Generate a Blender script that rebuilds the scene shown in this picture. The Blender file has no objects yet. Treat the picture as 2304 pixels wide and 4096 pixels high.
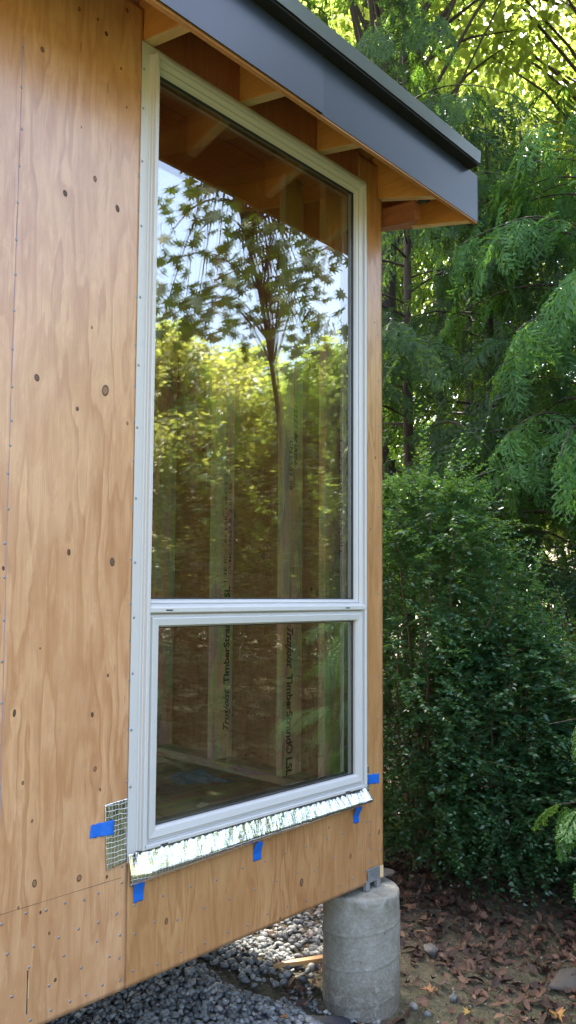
import bpy, bmesh, math, random
import numpy as np
from mathutils import Vector, Matrix

random.seed(7)
RNG = np.random.default_rng(11)
R = math.radians
sc = bpy.context.scene
COL = sc.collection

# ------------------------------------------------------------------ camera
CX, CD, CZ = -1.358, 1.9725, 1.1716
YAW, PITCH, ROLL, FPX, SHY = 46.0605, 3.7355, 0.3418, 3049.8, 133.4
y_, p_, r_ = R(YAW), R(PITCH), R(ROLL)
fw = Vector((math.sin(y_) * math.cos(p_), math.cos(y_) * math.cos(p_), math.sin(p_)))
rt0 = Vector((math.cos(y_), -math.sin(y_), 0)); up0 = rt0.cross(fw)
rt = math.cos(r_) * rt0 + math.sin(r_) * up0
up = -math.sin(r_) * rt0 + math.cos(r_) * up0
cam = bpy.data.cameras.new('camera')
cam.sensor_fit = 'VERTICAL'; cam.sensor_height = 36.0
cam.lens = FPX / 4096 * 36.0
cam.shift_y = SHY / 4096
cam.clip_start = 0.05; cam.clip_end = 1200
co = bpy.data.objects.new('camera', cam); COL.objects.link(co)
m = Matrix((rt, up, -fw)).transposed().to_4x4(); m.translation = Vector((CX, -CD, CZ))
co.matrix_world = m
sc.camera = co

# ------------------------------------------------------------------ light
SUN_AZ, SUN_EL = R(30), R(60)          # azimuth from +Y towards +X
w = bpy.data.worlds.new('World'); sc.world = w; w.use_nodes = True
nt = w.node_tree; nt.nodes.clear()
sky = nt.nodes.new('ShaderNodeTexSky'); sky.sky_type = 'NISHITA'; sky.sun_disc = False
sky.sun_elevation = SUN_EL; sky.sun_rotation = SUN_AZ
sky.air_density = 1.0; sky.dust_density = 7.0; sky.ozone_density = 1.0
bg = nt.nodes.new('ShaderNodeBackground'); bg.inputs['Strength'].default_value = 0.15
wo = nt.nodes.new('ShaderNodeOutputWorld')
nt.links.new(sky.outputs[0], bg.inputs[0]); nt.links.new(bg.outputs[0], wo.inputs[0])
sl = bpy.data.lights.new('sun', 'SUN'); sl.energy = 5.0; sl.angle = R(0.5); sl.color = (1.0, 0.95, 0.86)
so = bpy.data.objects.new('sun', sl); COL.objects.link(so)
sd = Vector((math.sin(SUN_AZ) * math.cos(SUN_EL), math.cos(SUN_AZ) * math.cos(SUN_EL), math.sin(SUN_EL)))
so.rotation_euler = sd.to_track_quat('Z', 'Y').to_euler()
so.location = sd * 30
vs = sc.view_settings
vs.view_transform = 'Standard'; vs.look = 'None'; vs.gamma = 1.0; vs.use_curve_mapping = False
vs.exposure = 3.08
sc.cycles.max_bounces = 8; sc.cycles.diffuse_bounces = 4; sc.cycles.glossy_bounces = 4
sc.cycles.transmission_bounces = 4; sc.cycles.transparent_max_bounces = 12
sc.cycles.caustics_reflective = False; sc.cycles.caustics_refractive = False
sc.cycles.use_denoising = True
sc.cycles.sample_clamp_indirect = 6.0

# ------------------------------------------------------------------ helpers
def tag(o, label=None, cat=None, group=None, kind=None):
    if label: o['label'] = label
    if cat: o['category'] = cat
    if group: o['group'] = group
    if kind: o['kind'] = kind
    return o

def empty(name, loc=(0, 0, 0), parent=None):
    o = bpy.data.objects.new(name, None); COL.objects.link(o); o.location = loc
    o.empty_display_size = 0.1
    if parent: o.parent = parent
    return o

def link(name, me, mat=None, parent=None, loc=None, rot=None):
    o = bpy.data.objects.new(name, me); COL.objects.link(o)
    if mat and not me.materials: me.materials.append(mat)
    if parent: o.parent = parent
    if loc is not None: o.location = loc
    if rot is not None: o.rotation_euler = rot
    return o

def npmesh(name, V, F, attrs=None, smooth=False):
    """V (n,3) float, F (m,3|4) int; attrs: dict name->(n,) or (n,3)"""
    V = np.asarray(V, np.float32); F = np.asarray(F, np.int32)
    me = bpy.data.meshes.new(name)
    n, k = F.shape
    me.vertices.add(len(V)); me.vertices.foreach_set('co', V.ravel())
    me.loops.add(n * k); me.loops.foreach_set('vertex_index', F.ravel())
    me.polygons.add(n)
    me.polygons.foreach_set('loop_start', np.arange(0, n * k, k, dtype=np.int32))
    me.polygons.foreach_set('loop_total', np.full(n, k, np.int32))
    if smooth: me.polygons.foreach_set('use_smooth', np.ones(n, bool))
    for a, d in (attrs or {}).items():
        d = np.asarray(d, np.float32)
        if d.ndim == 1:
            at = me.attributes.new(a, 'FLOAT', 'POINT'); at.data.foreach_set('value', d)
        else:
            at = me.attributes.new(a, 'FLOAT_VECTOR', 'POINT'); at.data.foreach_set('vector', d.ravel())
    me.update(calc_edges=True); me.validate()
    return me

def box_bm(bm, lo, hi, bev=0.0):
    t = bmesh.new()
    bmesh.ops.create_cube(t, size=1.0)
    for v in t.verts:
        v.co = Vector([lo[i] + (v.co[i] + 0.5) * (hi[i] - lo[i]) for i in range(3)])
    if bev > 0:
        bmesh.ops.bevel(t, geom=t.edges[:], offset=bev, segments=1, affect='EDGES')
    me = bpy.data.meshes.new('t'); t.to_mesh(me); t.free()
    bm.from_mesh(me); bpy.data.meshes.remove(me)

def box(name, lo, hi, mat, parent=None, bev=0.0):
    bm = bmesh.new(); box_bm(bm, lo, hi, bev)
    me = bpy.data.meshes.new(name); bm.to_mesh(me); bm.free()
    return link(name, me, mat, parent)

def prism(name, pts, axis, a, b, mat, parent=None, bev=0.0):
    """polygon pts (2D) extruded along axis from a to b; the other two axes take the 2D coordinates in order"""
    bm = bmesh.new()
    oth = [i for i in range(3) if i != axis]
    vs = []
    for (p, q) in pts:
        c = [0, 0, 0]; c[oth[0]] = p; c[oth[1]] = q; c[axis] = a; vs.append(bm.verts.new(c))
    f = bm.faces.new(vs)
    ex = bmesh.ops.extrude_face_region(bm, geom=[f])
    d = [0, 0, 0]; d[axis] = b - a
    bmesh.ops.translate(bm, vec=d, verts=[v for v in ex['geom'] if isinstance(v, bmesh.types.BMVert)])
    bmesh.ops.recalc_face_normals(bm, faces=bm.faces[:])
    if bev > 0:
        bmesh.ops.bevel(bm, geom=bm.edges[:], offset=bev, segments=1, affect='EDGES')
    me = bpy.data.meshes.new(name); bm.to_mesh(me); bm.free()
    return link(name, me, mat, parent)

def tube_np(paths, nseg=6):
    """paths: list of (P (k,3), r (k,)) -> V,F(quads)"""
    Vs, Fs, off = [], [], 0
    for P, rr in paths:
        P = np.asarray(P, float); rr = np.asarray(rr, float); k = len(P)
        T = np.gradient(P, axis=0); T /= np.linalg.norm(T, axis=1)[:, None] + 1e-9
        ref = np.array([0, 0, 1.0]) if abs(T[0][2]) < 0.9 else np.array([1.0, 0, 0])
        A = np.cross(T, ref); A /= np.linalg.norm(A, axis=1)[:, None] + 1e-9
        B = np.cross(T, A)
        th = np.linspace(0, 2 * np.pi, nseg, endpoint=False)
        ring = P[:, None, :] + rr[:, None, None] * (np.cos(th)[None, :, None] * A[:, None, :] + np.sin(th)[None, :, None] * B[:, None, :])
        Vs.append(ring.reshape(-1, 3))
        i = np.arange(k - 1)[:, None] * nseg; j = np.arange(nseg)[None, :]; j2 = (j + 1) % nseg
        Fs.append(np.stack([i + j, i + j2, i + nseg + j2, i + nseg + j], -1).reshape(-1, 4) + off)
        off += k * nseg
    return np.concatenate(Vs), np.concatenate(Fs)

# ------------------------------------------------------------------ material helpers
def mat(name):
    m = bpy.data.materials.new(name); m.use_nodes = True
    t = m.node_tree; b = t.nodes['Principled BSDF']
    return m, t, b
def N(t, kind, **kw):
    n = t.nodes.new('ShaderNode' + kind)
    for k, v in kw.items():
        if k in n.inputs: n.inputs[k].default_value = v
        else: setattr(n, k, v)
    return n
def L(t, a, b): t.links.new(a, b)
def ramp(t, fac, stops):
    r = t.nodes.new('ShaderNodeValToRGB'); e = r.color_ramp.elements
    while len(e) < len(stops): e.new(0.5)
    for i, (p, c) in enumerate(stops):
        e[i].position = p; e[i].color = (*c, 1) if len(c) == 3 else c
    L(t, fac, r.inputs[0]); return r.outputs[0]
def mapped(t, src, scale=(1, 1, 1), loc=(0, 0, 0), rot=(0, 0, 0)):
    mp = N(t, 'Mapping'); mp.inputs['Scale'].default_value = scale; mp.inputs['Location'].default_value = loc
    mp.inputs['Rotation'].default_value = rot
    L(t, src, mp.inputs['Vector']); return mp.outputs[0]
def noise(t, vec, scale, detail=3, rough=0.5, dist=0.0):
    n = N(t, 'TexNoise', Scale=scale, Detail=detail, Roughness=rough, Distortion=dist)
    if vec is not None: L(t, vec, n.inputs['Vector'])
    return n.outputs['Fac']
def mixc(t, fac, a, b, mode='MIX'):
    n = N(t, 'MixRGB', blend_type=mode)
    for s, v in ((0, fac), (1, a), (2, b)):
        if hasattr(v, 'is_output'): L(t, v, n.inputs[s])
        elif s == 0: n.inputs[0].default_value = v
        else: n.inputs[s].default_value = (*v, 1)
    return n.outputs[0]
def mth(t, op, a, b=0.5, clamp=False):
    n = N(t, 'Math', operation=op, use_clamp=clamp)
    for i, v in enumerate((a, b)):
        if hasattr(v, 'is_output'): L(t, v, n.inputs[i])
        else: n.inputs[i].default_value = v
    return n.outputs[0]
def bump(t, b, h, strength=0.3, dist=0.002):
    n = N(t, 'Bump'); n.inputs['Strength'].default_value = strength; n.inputs['Distance'].default_value = dist
    L(t, h, n.inputs['Height']); L(t, n.outputs[0], b.inputs['Normal'])
def plain(name, col, rough=0.5, metal=0.0, var=0.0, vs=20, bmp=0.0, spec=0.5):
    m, t, b = mat(name)
    b.inputs['Roughness'].default_value = rough; b.inputs['Metallic'].default_value = metal
    b.inputs['Specular IOR Level'].default_value = spec
    g = N(t, 'TexCoord').outputs['Object']
    n = noise(t, g, vs, 4, 0.6)
    c = mixc(t, n, tuple(x * (1 - var) for x in col), tuple(min(1, x * (1 + var)) for x in col))
    L(t, c, b.inputs['Base Color'])
    if bmp: bump(t, b, noise(t, g, vs * 6, 3), bmp, 0.002)
    return m

def plywood(name, pale, dark, attr=True, rough=0.31, seed=0.0, gscale=1.0, coat=0.0):
    """rotary cut veneer figure; 'grain' attribute is the panel coordinate pushed aside by knots"""
    m, t, b = mat(name)
    if attr:
        a = N(t, 'Attribute', attribute_name='grain').outputs['Vector']
    else:
        a = N(t, 'TexCoord').outputs['Object']
    p1 = mapped(t, a, (1.0 * gscale, 1, 0.10 * gscale), (seed, seed * .7, seed * 1.3))
    wob = noise(t, p1, 5.0, 3, 0.55)
    wob2 = noise(t, mapped(t, a, (1, 1, .33), (seed + 4, 3, 1)), 16.0, 2, 0.5)
    sep = N(t, 'SeparateXYZ'); L(t, a, sep.inputs[0])
    h = mth(t, 'ADD', mth(t, 'MULTIPLY', sep.outputs[0], 7.0), mth(t, 'ADD', mth(t, 'MULTIPLY', wob, 11.0), mth(t, 'MULTIPLY', wob2, 1.3)))
    fr = mth(t, 'FRACT', h)
    band = ramp(t, fr, [(0.0, (0.15,) * 3), (0.5, (0.35,) * 3), (0.82, (1, 1, 1)), (0.90, (0.95,) * 3), (1.0, (0.15,) * 3)])
    fine = noise(t, mapped(t, a, (1, 1, 0.015), (seed, 0, 0)), 260, 2, 0.6)
    blot = noise(t, mapped(t, a, (1, 1, 0.45), (seed * 2, 5, 2)), 5.5, 4, 0.6, 0.6)
    amp = ramp(t, noise(t, mapped(t, a, (1, 1, .3), (9 + seed, 1, 1)), 4.0, 2), [(0.3, (0.30,) * 3), (0.7, (0.85,) * 3)])
    fac = mth(t, 'MULTIPLY', band, amp)
    fac = mth(t, 'ADD', fac, mth(t, 'MULTIPLY', mth(t, 'SUBTRACT', fine, 0.5), 0.75), True)
    col = mixc(t, fac, pale, dark)
    col = mixc(t, mth(t, 'MULTIPLY', ramp(t, blot, [(0.42, (0, 0, 0)), (0.66, (1, 1, 1))]), 0.38), col,
               (dark[0] * .95, dark[1] * .9, dark[2] * .8))
    fla = noise(t, mapped(t, a, (1, 1, 0.15), (seed + 7, 1, 4)), 24, 7, 0.72, 1.8)
    col = mixc(t, ramp(t, fla, [(0.46, (0, 0, 0)), (0.54, (.22,) * 3), (0.70, (.34,) * 3)]), col, (dark[0] * 1.02, dark[1] * .92, dark[2] * .82))
    lit = noise(t, mapped(t, a, (1, 1, 0.14), (seed + 11, 6, 1)), 21, 7, 0.72, 1.6)
    col = mixc(t, ramp(t, lit, [(0.54, (0, 0, 0)), (0.66, (.40,) * 3)]), col, (min(1, pale[0] * 1.18), pale[1] * 1.22, pale[2] * 1.28))
    # small dark flecks and pitch streaks
    fl = noise(t, mapped(t, a, (1, 1, 0.12), (seed + 2, 2, 2)), 75, 1, 0.4)
    col = mixc(t, ramp(t, fl, [(0.76, (0, 0, 0)), (0.80, (0.55,) * 3)]), col, (dark[0] * .35, dark[1] * .28, dark[2] * .22))
    L(t, col, b.inputs['Base Color'])
    b.inputs['Roughness'].default_value = rough
    L(t, mth(t, 'ADD', rough - .06, mth(t, 'MULTIPLY', fine, 0.14)), b.inputs['Roughness'])
    b.inputs['Specular IOR Level'].default_value = 0.8
    if attr: b.inputs['Coat Weight'].default_value = 0.6; b.inputs['Coat Roughness'].default_value = 0.27; b.inputs['Coat IOR'].default_value = 1.5
    bump(t, b, mth(t, 'ADD', fine, mth(t, 'MULTIPLY', band, 0.5)), 0.25, 0.0012)
    return m

def lumber(name, pale, dark, axis=0, rough=0.5, seed=0.0, strands=False):
    m, t, b = mat(name)
    a = N(t, 'TexCoord').outputs['Object']
    s = [14.0, 14.0, 14.0]; s[axis] = 0.7
    n1 = noise(t, mapped(t, a, s, (seed, seed, seed)), 1.6, 4, 0.6, 1.2)
    s2 = [1.0, 1.0, 1.0]; s2[axis] = 0.03
    n2 = noise(t, mapped(t, a, s2, (seed + 3, 0, 0)), 190, 2)
    f = mth(t, 'ADD', mth(t, 'MULTIPLY', n1, 0.75), mth(t, 'MULTIPLY', n2, 0.3), True)
    col = mixc(t, ramp(t, f, [(0.3, (0, 0, 0)), (0.72, (1, 1, 1))]), pale, dark)
    if strands:
        s3 = [1.0, 1.0, 1.0]; s3[axis] = 0.13
        v = N(t, 'TexVoronoi', Scale=34.0); L(t, mapped(t, a, s3), v.inputs['Vector'])
        col = mixc(t, 0.42, col, mixc(t, 1.0, v.outputs['Color'], (pale[0], pale[1], pale[2]), 'MULTIPLY'), 'MIX')
        fl = noise(t, mapped(t, a, s3, (5, 5, 5)), 42, 2, 0.5)
        col = mixc(t, ramp(t, fl, [(0.66, (0, 0, 0)), (0.72, (0.7,) * 3)]), col, (dark[0] * .4, dark[1] * .35, dark[2] * .25))
    L(t, col, b.inputs['Base Color']); b.inputs['Roughness'].default_value = rough
    bump(t, b, n2, 0.2, 0.001)
    return m

def foliage(name, c1, c2, trans, tfac=0.4, gloss=0.06, grough=0.35):
    m = bpy.data.materials.new(name); m.use_nodes = True
    t = m.node_tree; t.nodes.clear()
    out = N(t, 'OutputMaterial')
    a = N(t, 'Attribute', attribute_name='var').outputs['Fac']
    c = mixc(t, a, c1, c2)
    d = N(t, 'BsdfDiffuse'); L(t, c, d.inputs[0])
    tr = N(t, 'BsdfTranslucent'); L(t, mixc(t, a, tuple(x * .75 for x in trans), trans), tr.inputs[0])
    mx = N(t, 'MixShader'); mx.inputs[0].default_value = tfac
    L(t, d.outputs[0], mx.inputs[1]); L(t, tr.outputs[0], mx.inputs[2])
    g = N(t, 'BsdfGlossy', Roughness=grough); g.inputs[0].default_value = (1, 1, 1, 1)
    lw = N(t, 'LayerWeight', Blend=0.2)
    mg = N(t, 'MixShader'); L(t, mth(t, 'ADD', gloss, mth(t, 'MULTIPLY', lw.outputs['Facing'], gloss * 0.8)), mg.inputs[0])
    L(t, mx.outputs[0], mg.inputs[1]); L(t, g.outputs[0], mg.inputs[2])
    L(t, mg.outputs[0], out.inputs[0])
    return m

# ------------------------------------------------------------------ materials
M = {}
PALE, DARK = (0.63, 0.362, 0.188), (0.385, 0.170, 0.068)
M['ply_a'] = plywood('plywood_large_sheet', PALE, DARK, seed=0.0)
M['ply_b'] = plywood('plywood_lower_sheet', (0.53, 0.285, 0.118), (0.32, 0.135, 0.046), seed=3.7, gscale=1.5)
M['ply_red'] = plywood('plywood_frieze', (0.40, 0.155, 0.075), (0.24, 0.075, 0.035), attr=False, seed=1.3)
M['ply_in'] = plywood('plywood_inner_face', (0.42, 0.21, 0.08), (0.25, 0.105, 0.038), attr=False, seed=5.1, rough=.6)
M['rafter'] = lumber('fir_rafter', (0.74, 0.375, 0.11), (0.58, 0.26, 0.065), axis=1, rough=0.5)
M['rafter_pale'] = lumber('pale_fir_and_bounce', (0.74, 0.56, 0.32), (0.60, 0.41, 0.20), axis=1, rough=0.55, seed=2)
M['stub_and_shaded'] = lumber('fir_stub_and_shaded_rafter', (0.34, 0.13, 0.06), (0.20, 0.07, 0.035), axis=1, seed=4)
M['lsl'] = lumber('strand_lumber', (0.88, 0.72, 0.46), (0.70, 0.51, 0.28), axis=2, rough=0.6, strands=True)
M['lsl_y'] = lumber('strand_lumber_plate', (0.58, 0.48, 0.28), (0.42, 0.32, 0.16), axis=1, rough=0.6, strands=True)
M['osb'] = lumber('subfloor', (0.34, 0.24, 0.12), (0.17, 0.11, 0.05), axis=0, rough=0.7, strands=True)
M['ink'] = plain('black_ink', (0.015, 0.015, 0.016), 0.5)
M['vinyl'] = plain('white_vinyl', (0.55, 0.54, 0.52), 0.26, var=0.02, vs=9, spec=0.5)
M['slot'] = plain('dark_slot', (0.02, 0.02, 0.025), 0.7)
M['gasket'] = plain('black_gasket', (0.012, 0.014, 0.014), 0.5)
M['fascia'] = plain('slate_metal', (0.021, 0.029, 0.040), 0.28, 0.0, 0.05, 8, spec=0.6)
M['drip'] = plain('dark_roof_metal', (0.10, 0.112, 0.092), 0.25, 0.5, 0.05, 8)
M['roofmetal'] = plain('roof_sheet', (0.09, 0.10, 0.10), 0.4, 0.3, 0.05, 8)
M['fasciaw'] = lumber('fascia_board', (0.50, 0.26, 0.10), (0.36, 0.16, 0.06), axis=0)
M['nail'] = plain('zinc_nail', (0.27, 0.28, 0.30), 0.5, 0.7, 0.15, 300)
M['galv'] = plain('galvanised_steel', (0.42, 0.45, 0.48), 0.45, 0.8, 0.15, 60)
M['tape'] = plain('blue_masking_tape', (0.008, 0.13, 0.56), 0.55, 0.0, 0.06, 60, 0.15)
M['chalk'] = plain('purple_chalk', (0.34, 0.235, 0.27), 0.8, 0, 0.2, 60)
M['pencil'] = plain('pencil_line', (0.13, 0.085, 0.06), 0.7, 0, 0.3, 60)
M['black_sheet'] = plain('black_membrane', (0.012, 0.012, 0.014), 0.55, 0, 0.2, 30)
M['fabric'] = plain('landscape_fabric', (0.035, 0.037, 0.050), 0.55, 0, 0.2, 40)
M['glove'] = plain('grey_blue_cloth', (0.12, 0.13, 0.155), 0.85, 0, 0.5, 30, 0.4)
M['paper'] = plain('paper_scrap', (0.55, 0.50, 0.38), 0.8, 0, 0.1)
M['stake'] = lumber('fresh_stake', (0.60, 0.37, 0.17), (0.45, 0.24, 0.09), axis=0)
M['fence'] = lumber('cedar_fence', (0.34, 0.17, 0.09), (0.22, 0.10, 0.05), axis=0)

def knot_mat():
    m, t, b = mat('knot')
    a = N(t, 'Attribute', attribute_name='rad').outputs['Fac']
    g = N(t, 'TexCoord').outputs['Object']
    f = mth(t, 'ADD', a, mth(t, 'MULTIPLY', mth(t, 'SUBTRACT', noise(t, g, 90, 3), 0.5), 0.25))
    kc = ramp(t, f, [(0.0, (0.10, 0.045, 0.02)), (0.2, (0.27, 0.15, 0.075)), (0.62, (0.24, 0.125, 0.06)), (0.80, (0.045, 0.02, 0.01)), (1.0, (0.20, 0.095, 0.04))])
    rnd = N(t, 'ObjectInfo').outputs['Random']
    L(t, mixc(t, ramp(t, rnd, [(0.3, (0, 0, 0)), (0.8, (.8,) * 3)]), kc, (0.055, 0.026, 0.014)), b.inputs['Base Color'])
    b.inputs['Roughness'].default_value = 0.55
    return m
M['knot'] = knot_mat()
def foil_mat():
    m, t, b = mat('foil')
    b.inputs['Metallic'].default_value = 1.0; b.inputs['Roughness'].default_value = 0.17
    b.inputs['Base Color'].default_value = (0.82, 0.83, 0.85, 1)
    u = N(t, 'Attribute', attribute_name='uvw').outputs['Vector']
    s = N(t, 'SeparateXYZ'); L(t, u, s.inputs[0])
    def lines(o, k, wd):
        f = mth(t, 'FRACT', mth(t, 'MULTIPLY', o, k))
        return mth(t, 'LESS_THAN', mth(t, 'ABSOLUTE', mth(t, 'SUBTRACT', f, 0.5)), wd)
    nz = mth(t, 'MULTIPLY', noise(t, u, 30, 2), 0.012)
    ln = mth(t, 'MAXIMUM', mth(t, 'MULTIPLY', lines(mth(t, 'ADD', s.outputs[0], nz), 88.0, 0.035), 0.45), mth(t, 'MULTIPLY', lines(mth(t, 'ADD', s.outputs[1], nz), 66.0, 0.045), ramp(t, noise(t, u, 9, 2), [(.35, (.35,) * 3), (.6, (1, 1, 1))])))
    d = N(t, 'BsdfPrincipled', Roughness=0.4); d.inputs['Base Color'].default_value = (0.80, 0.79, 0.74, 1)
    mx = N(t, 'MixShader'); L(t, mth(t, 'MULTIPLY', ln, 0.8), mx.inputs[0])
    L(t, b.outputs[0], mx.inputs[1]); L(t, d.outputs[0], mx.inputs[2])
    L(t, mx.outputs[0], t.nodes['Material Output'].inputs[0])
    bump(t, b, mth(t, 'ADD', mth(t, 'MULTIPLY', ln, 0.35), mth(t, 'MULTIPLY', noise(t, mapped(t, u, (1, .35, 1)), 40, 2, .5, 1.5), 1.0)), 0.45, 0.005)
    return m
M['foil'] = foil_mat()
def glass_mat():
    m = bpy.data.materials.new('coated_glass'); m.use_nodes = True
    t = m.node_tree; t.nodes.clear()
    out = N(t, 'OutputMaterial'); tr = N(t, 'BsdfTransparent'); tr.inputs[0].default_value = (0.95, 0.955, 0.89, 1)
    g = N(t, 'BsdfGlossy', Roughness=0.0); g.inputs[0].default_value = (0.97, 0.98, 0.94, 1)
    mx = N(t, 'MixShader')
    lw = N(t, 'LayerWeight', Blend=0.5)
    fc = mth(t, 'POWER', lw.outputs['Facing'], 4.0)
    L(t, mth(t, 'ADD', 0.255, mth(t, 'MULTIPLY', fc, 0.75), True), mx.inputs[0])
    L(t, tr.outputs[0], mx.inputs[1]); L(t, g.outputs[0], mx.inputs[2]); L(t, mx.outputs[0], out.inputs[0])
    return m
M['glass'] = glass_mat()
def concrete_mat():
    m, t, b = mat('concrete')
    g = N(t, 'TexCoord').outputs['Object']
    n1 = noise(t, g, 7, 5, .65); n2 = noise(t, g, 90, 4, .7); n3 = noise(t, g, 24, 4, .65, .5)
    st = noise(t, mapped(t, g, (1, 1, 7)), 11, 3)
    c = mixc(t, ramp(t, n1, [(0.3, (0, 0, 0)), (0.7, (1, 1, 1))]), (0.165, 0.150, 0.108), (0.335, 0.312, 0.250))
    c = mixc(t, ramp(t, n3, [(0.5, (0, 0, 0)), (0.75, (.6,) * 3)]), c, (0.43, 0.42, 0.38))
    c = mixc(t, ramp(t, st, [(0.5, (0, 0, 0)), (0.68, (.45,) * 3)]), c, (0.20, 0.185, 0.14))
    s = N(t, 'SeparateXYZ'); L(t, g, s.inputs[0])
    low = ramp(t, mth(t, 'ADD', mth(t, 'MULTIPLY', s.outputs[2], -2.0), mth(t, 'MULTIPLY', mth(t, 'SUBTRACT', n1, .5), 1.2)), [(0.52, (0, 0, 0)), (0.74, (1, 1, 1))])
    spl = ramp(t, n3, [(0.40, (0, 0, 0)), (0.52, (1, 1, 1))])
    c = mixc(t, mth(t, 'MULTIPLY', mth(t, 'MULTIPLY', low, spl), .75), c, (0.135, 0.105, 0.068))     # soil splash
    sm = N(t, 'Attribute', attribute_name='seam').outputs['Fac']
    c = mixc(t, mth(t, 'MULTIPLY', ramp(t, sm, [(0.25, (0, 0, 0)), (0.8, (1, 1, 1))]), .42), c, (0.13, 0.12, 0.09))
    pits = N(t, 'TexVoronoi', Scale=55.0); L(t, g, pits.inputs['Vector'])
    pt = ramp(t, pits.outputs['Distance'], [(0.10, (1, 1, 1)), (0.18, (0, 0, 0))])
    pt = mth(t, 'MULTIPLY', pt, ramp(t, noise(t, g, 19, 2), [(0.54, (0, 0, 0)), (0.6, (1, 1, 1))]))
    c = mixc(t, mth(t, 'MULTIPLY', pt, .75), c, (0.07, 0.065, 0.05))
    c = mixc(t, mth(t, 'MULTIPLY', ramp(t, n2, [(.45, (0, 0, 0)), (.75, (1, 1, 1))]), 0.35), c, (0.47, 0.46, 0.42))
    L(t, c, b.inputs['Base Color']); b.inputs['Roughness'].default_value = 0.85
    bump(t, b, mth(t, 'SUBTRACT', mth(t, 'ADD', n2, n3), mth(t, 'MULTIPLY', pt, 2.0)), 0.6, 0.004)
    return m
M['concrete'] = concrete_mat()
def varmat(name, stops, rough=0.7, bmp=0.3, nscale=60, spec=0.5):
    m, t, b = mat(name)
    a = N(t, 'Attribute', attribute_name='var').outputs['Fac']
    g = N(t, 'TexCoord').outputs['Object']
    n = noise(t, g, nscale, 3)
    c = ramp(t, mth(t, 'ADD', a, mth(t, 'MULTIPLY', mth(t, 'SUBTRACT', n, .5), 0.25)), stops)
    L(t, c, b.inputs['Base Color']); b.inputs['Roughness'].default_value = rough
    b.inputs['Specular IOR Level'].default_value = spec
    if bmp: bump(t, b, n, bmp, 0.003)
    return m
M['pebble'] = varmat('river_pebble', [(0.0, (0.09, 0.095, 0.092)), (0.45, (0.20, 0.205, 0.195)), (0.8, (0.33, 0.325, 0.30)), (1.0, (0.42, 0.37, 0.29))], 0.62)
M['litter'] = varmat('dead_leaf', [(0.0, (0.026, 0.013, 0.008)), (0.35, (0.065, 0.029, 0.016)), (0.7, (0.115, 0.055, 0.030)), (1.0, (0.20, 0.11, 0.06))], 0.7, 0.2, 30)
M['crumb'] = varmat('soil_crumb', [(0.0, (0.05, 0.035, 0.024)), (0.6, (0.14, 0.105, 0.07)), (1.0, (0.33, 0.30, 0.25))], 0.85)
M['bark'] = varmat('bark', [(0.0, (0.022, 0.016, 0.012)), (0.5, (0.055, 0.040, 0.030)), (1.0, (0.11, 0.085, 0.062))], 0.9, 0.8, 25)
M['bark_shade'] = varmat('bark_shaded', [(0.0, (0.006, 0.005, 0.004)), (1.0, (0.018, 0.014, 0.010))], 0.9, 0.6, 25)  # bark colour darkened so the sunlit leaning trunk mirrors as if shaded
M['twig'] = varmat('twig', [(0.0, (0.09, 0.06, 0.04)), (1.0, (0.20, 0.14, 0.09))], 0.9, 0)
def soil_mat():
    m, t, b = mat('soil')
    g = N(t, 'TexCoord').outputs['Object']
    n1 = noise(t, g, 2.2, 5, .6); n2 = noise(t, g, 45, 5, .7)
    c = mixc(t, n1, (0.030, 0.021, 0.013), (0.072, 0.052, 0.033))
    c = mixc(t, ramp(t, n2, [(0.45, (0, 0, 0)), (0.72, (1, 1, 1))]), c, (0.14, 0.105, 0.07))
    big = noise(t, g, 0.05, 3)
    c = mixc(t, ramp(t, big, [(0.45, (0, 0, 0)), (0.6, (0.6,) * 3)]), c, (0.08, 0.11, 0.035))
    L(t, c, b.inputs['Base Color']); b.inputs['Roughness'].default_value = 0.95
    bump(t, b, n2, 0.9, 0.012)
    return m
M['soil'] = soil_mat()
M['cedar'] = foliage('cedar_scale', (0.011, 0.032, 0.013), (0.042, 0.092, 0.027), (0.20, 0.38, 0.035), 0.30, 0.012, 0.4)
M['cedar_lt'] = foliage('cedar_scale_light', (0.030, 0.095, 0.028), (0.065, 0.165, 0.04), (0.20, 0.40, 0.04), 0.34, 0.010, 0.42)
M['box'] = foliage('small_glossy_leaf', (0.026, 0.084, 0.042), (0.062, 0.150, 0.050), (0.18, 0.36, 0.05), 0.34, 0.030, 0.25)
M['thicket'] = foliage('thicket_leaf', (0.010, 0.024, 0.010), (0.022, 0.045, 0.016), (0.04, 0.07, 0.015), 0.25, 0.01, 0.5)
M['cedar_tip'] = foliage('cedar_young_tip', (0.060, 0.17, 0.045), (0.11, 0.26, 0.06), (0.22, 0.42, 0.06), 0.40, 0.03, 0.4)
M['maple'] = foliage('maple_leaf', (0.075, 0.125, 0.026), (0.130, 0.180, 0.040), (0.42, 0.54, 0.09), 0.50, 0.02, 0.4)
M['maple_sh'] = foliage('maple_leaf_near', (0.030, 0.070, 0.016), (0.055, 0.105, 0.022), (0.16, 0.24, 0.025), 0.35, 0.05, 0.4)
M['rusty'] = foliage('rusty_leaf', (0.085, 0.100, 0.026), (0.140, 0.150, 0.040), (0.42, 0.46, 0.09), 0.50, 0.04, 0.4)

GZ = -0.49      # ground level
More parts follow.
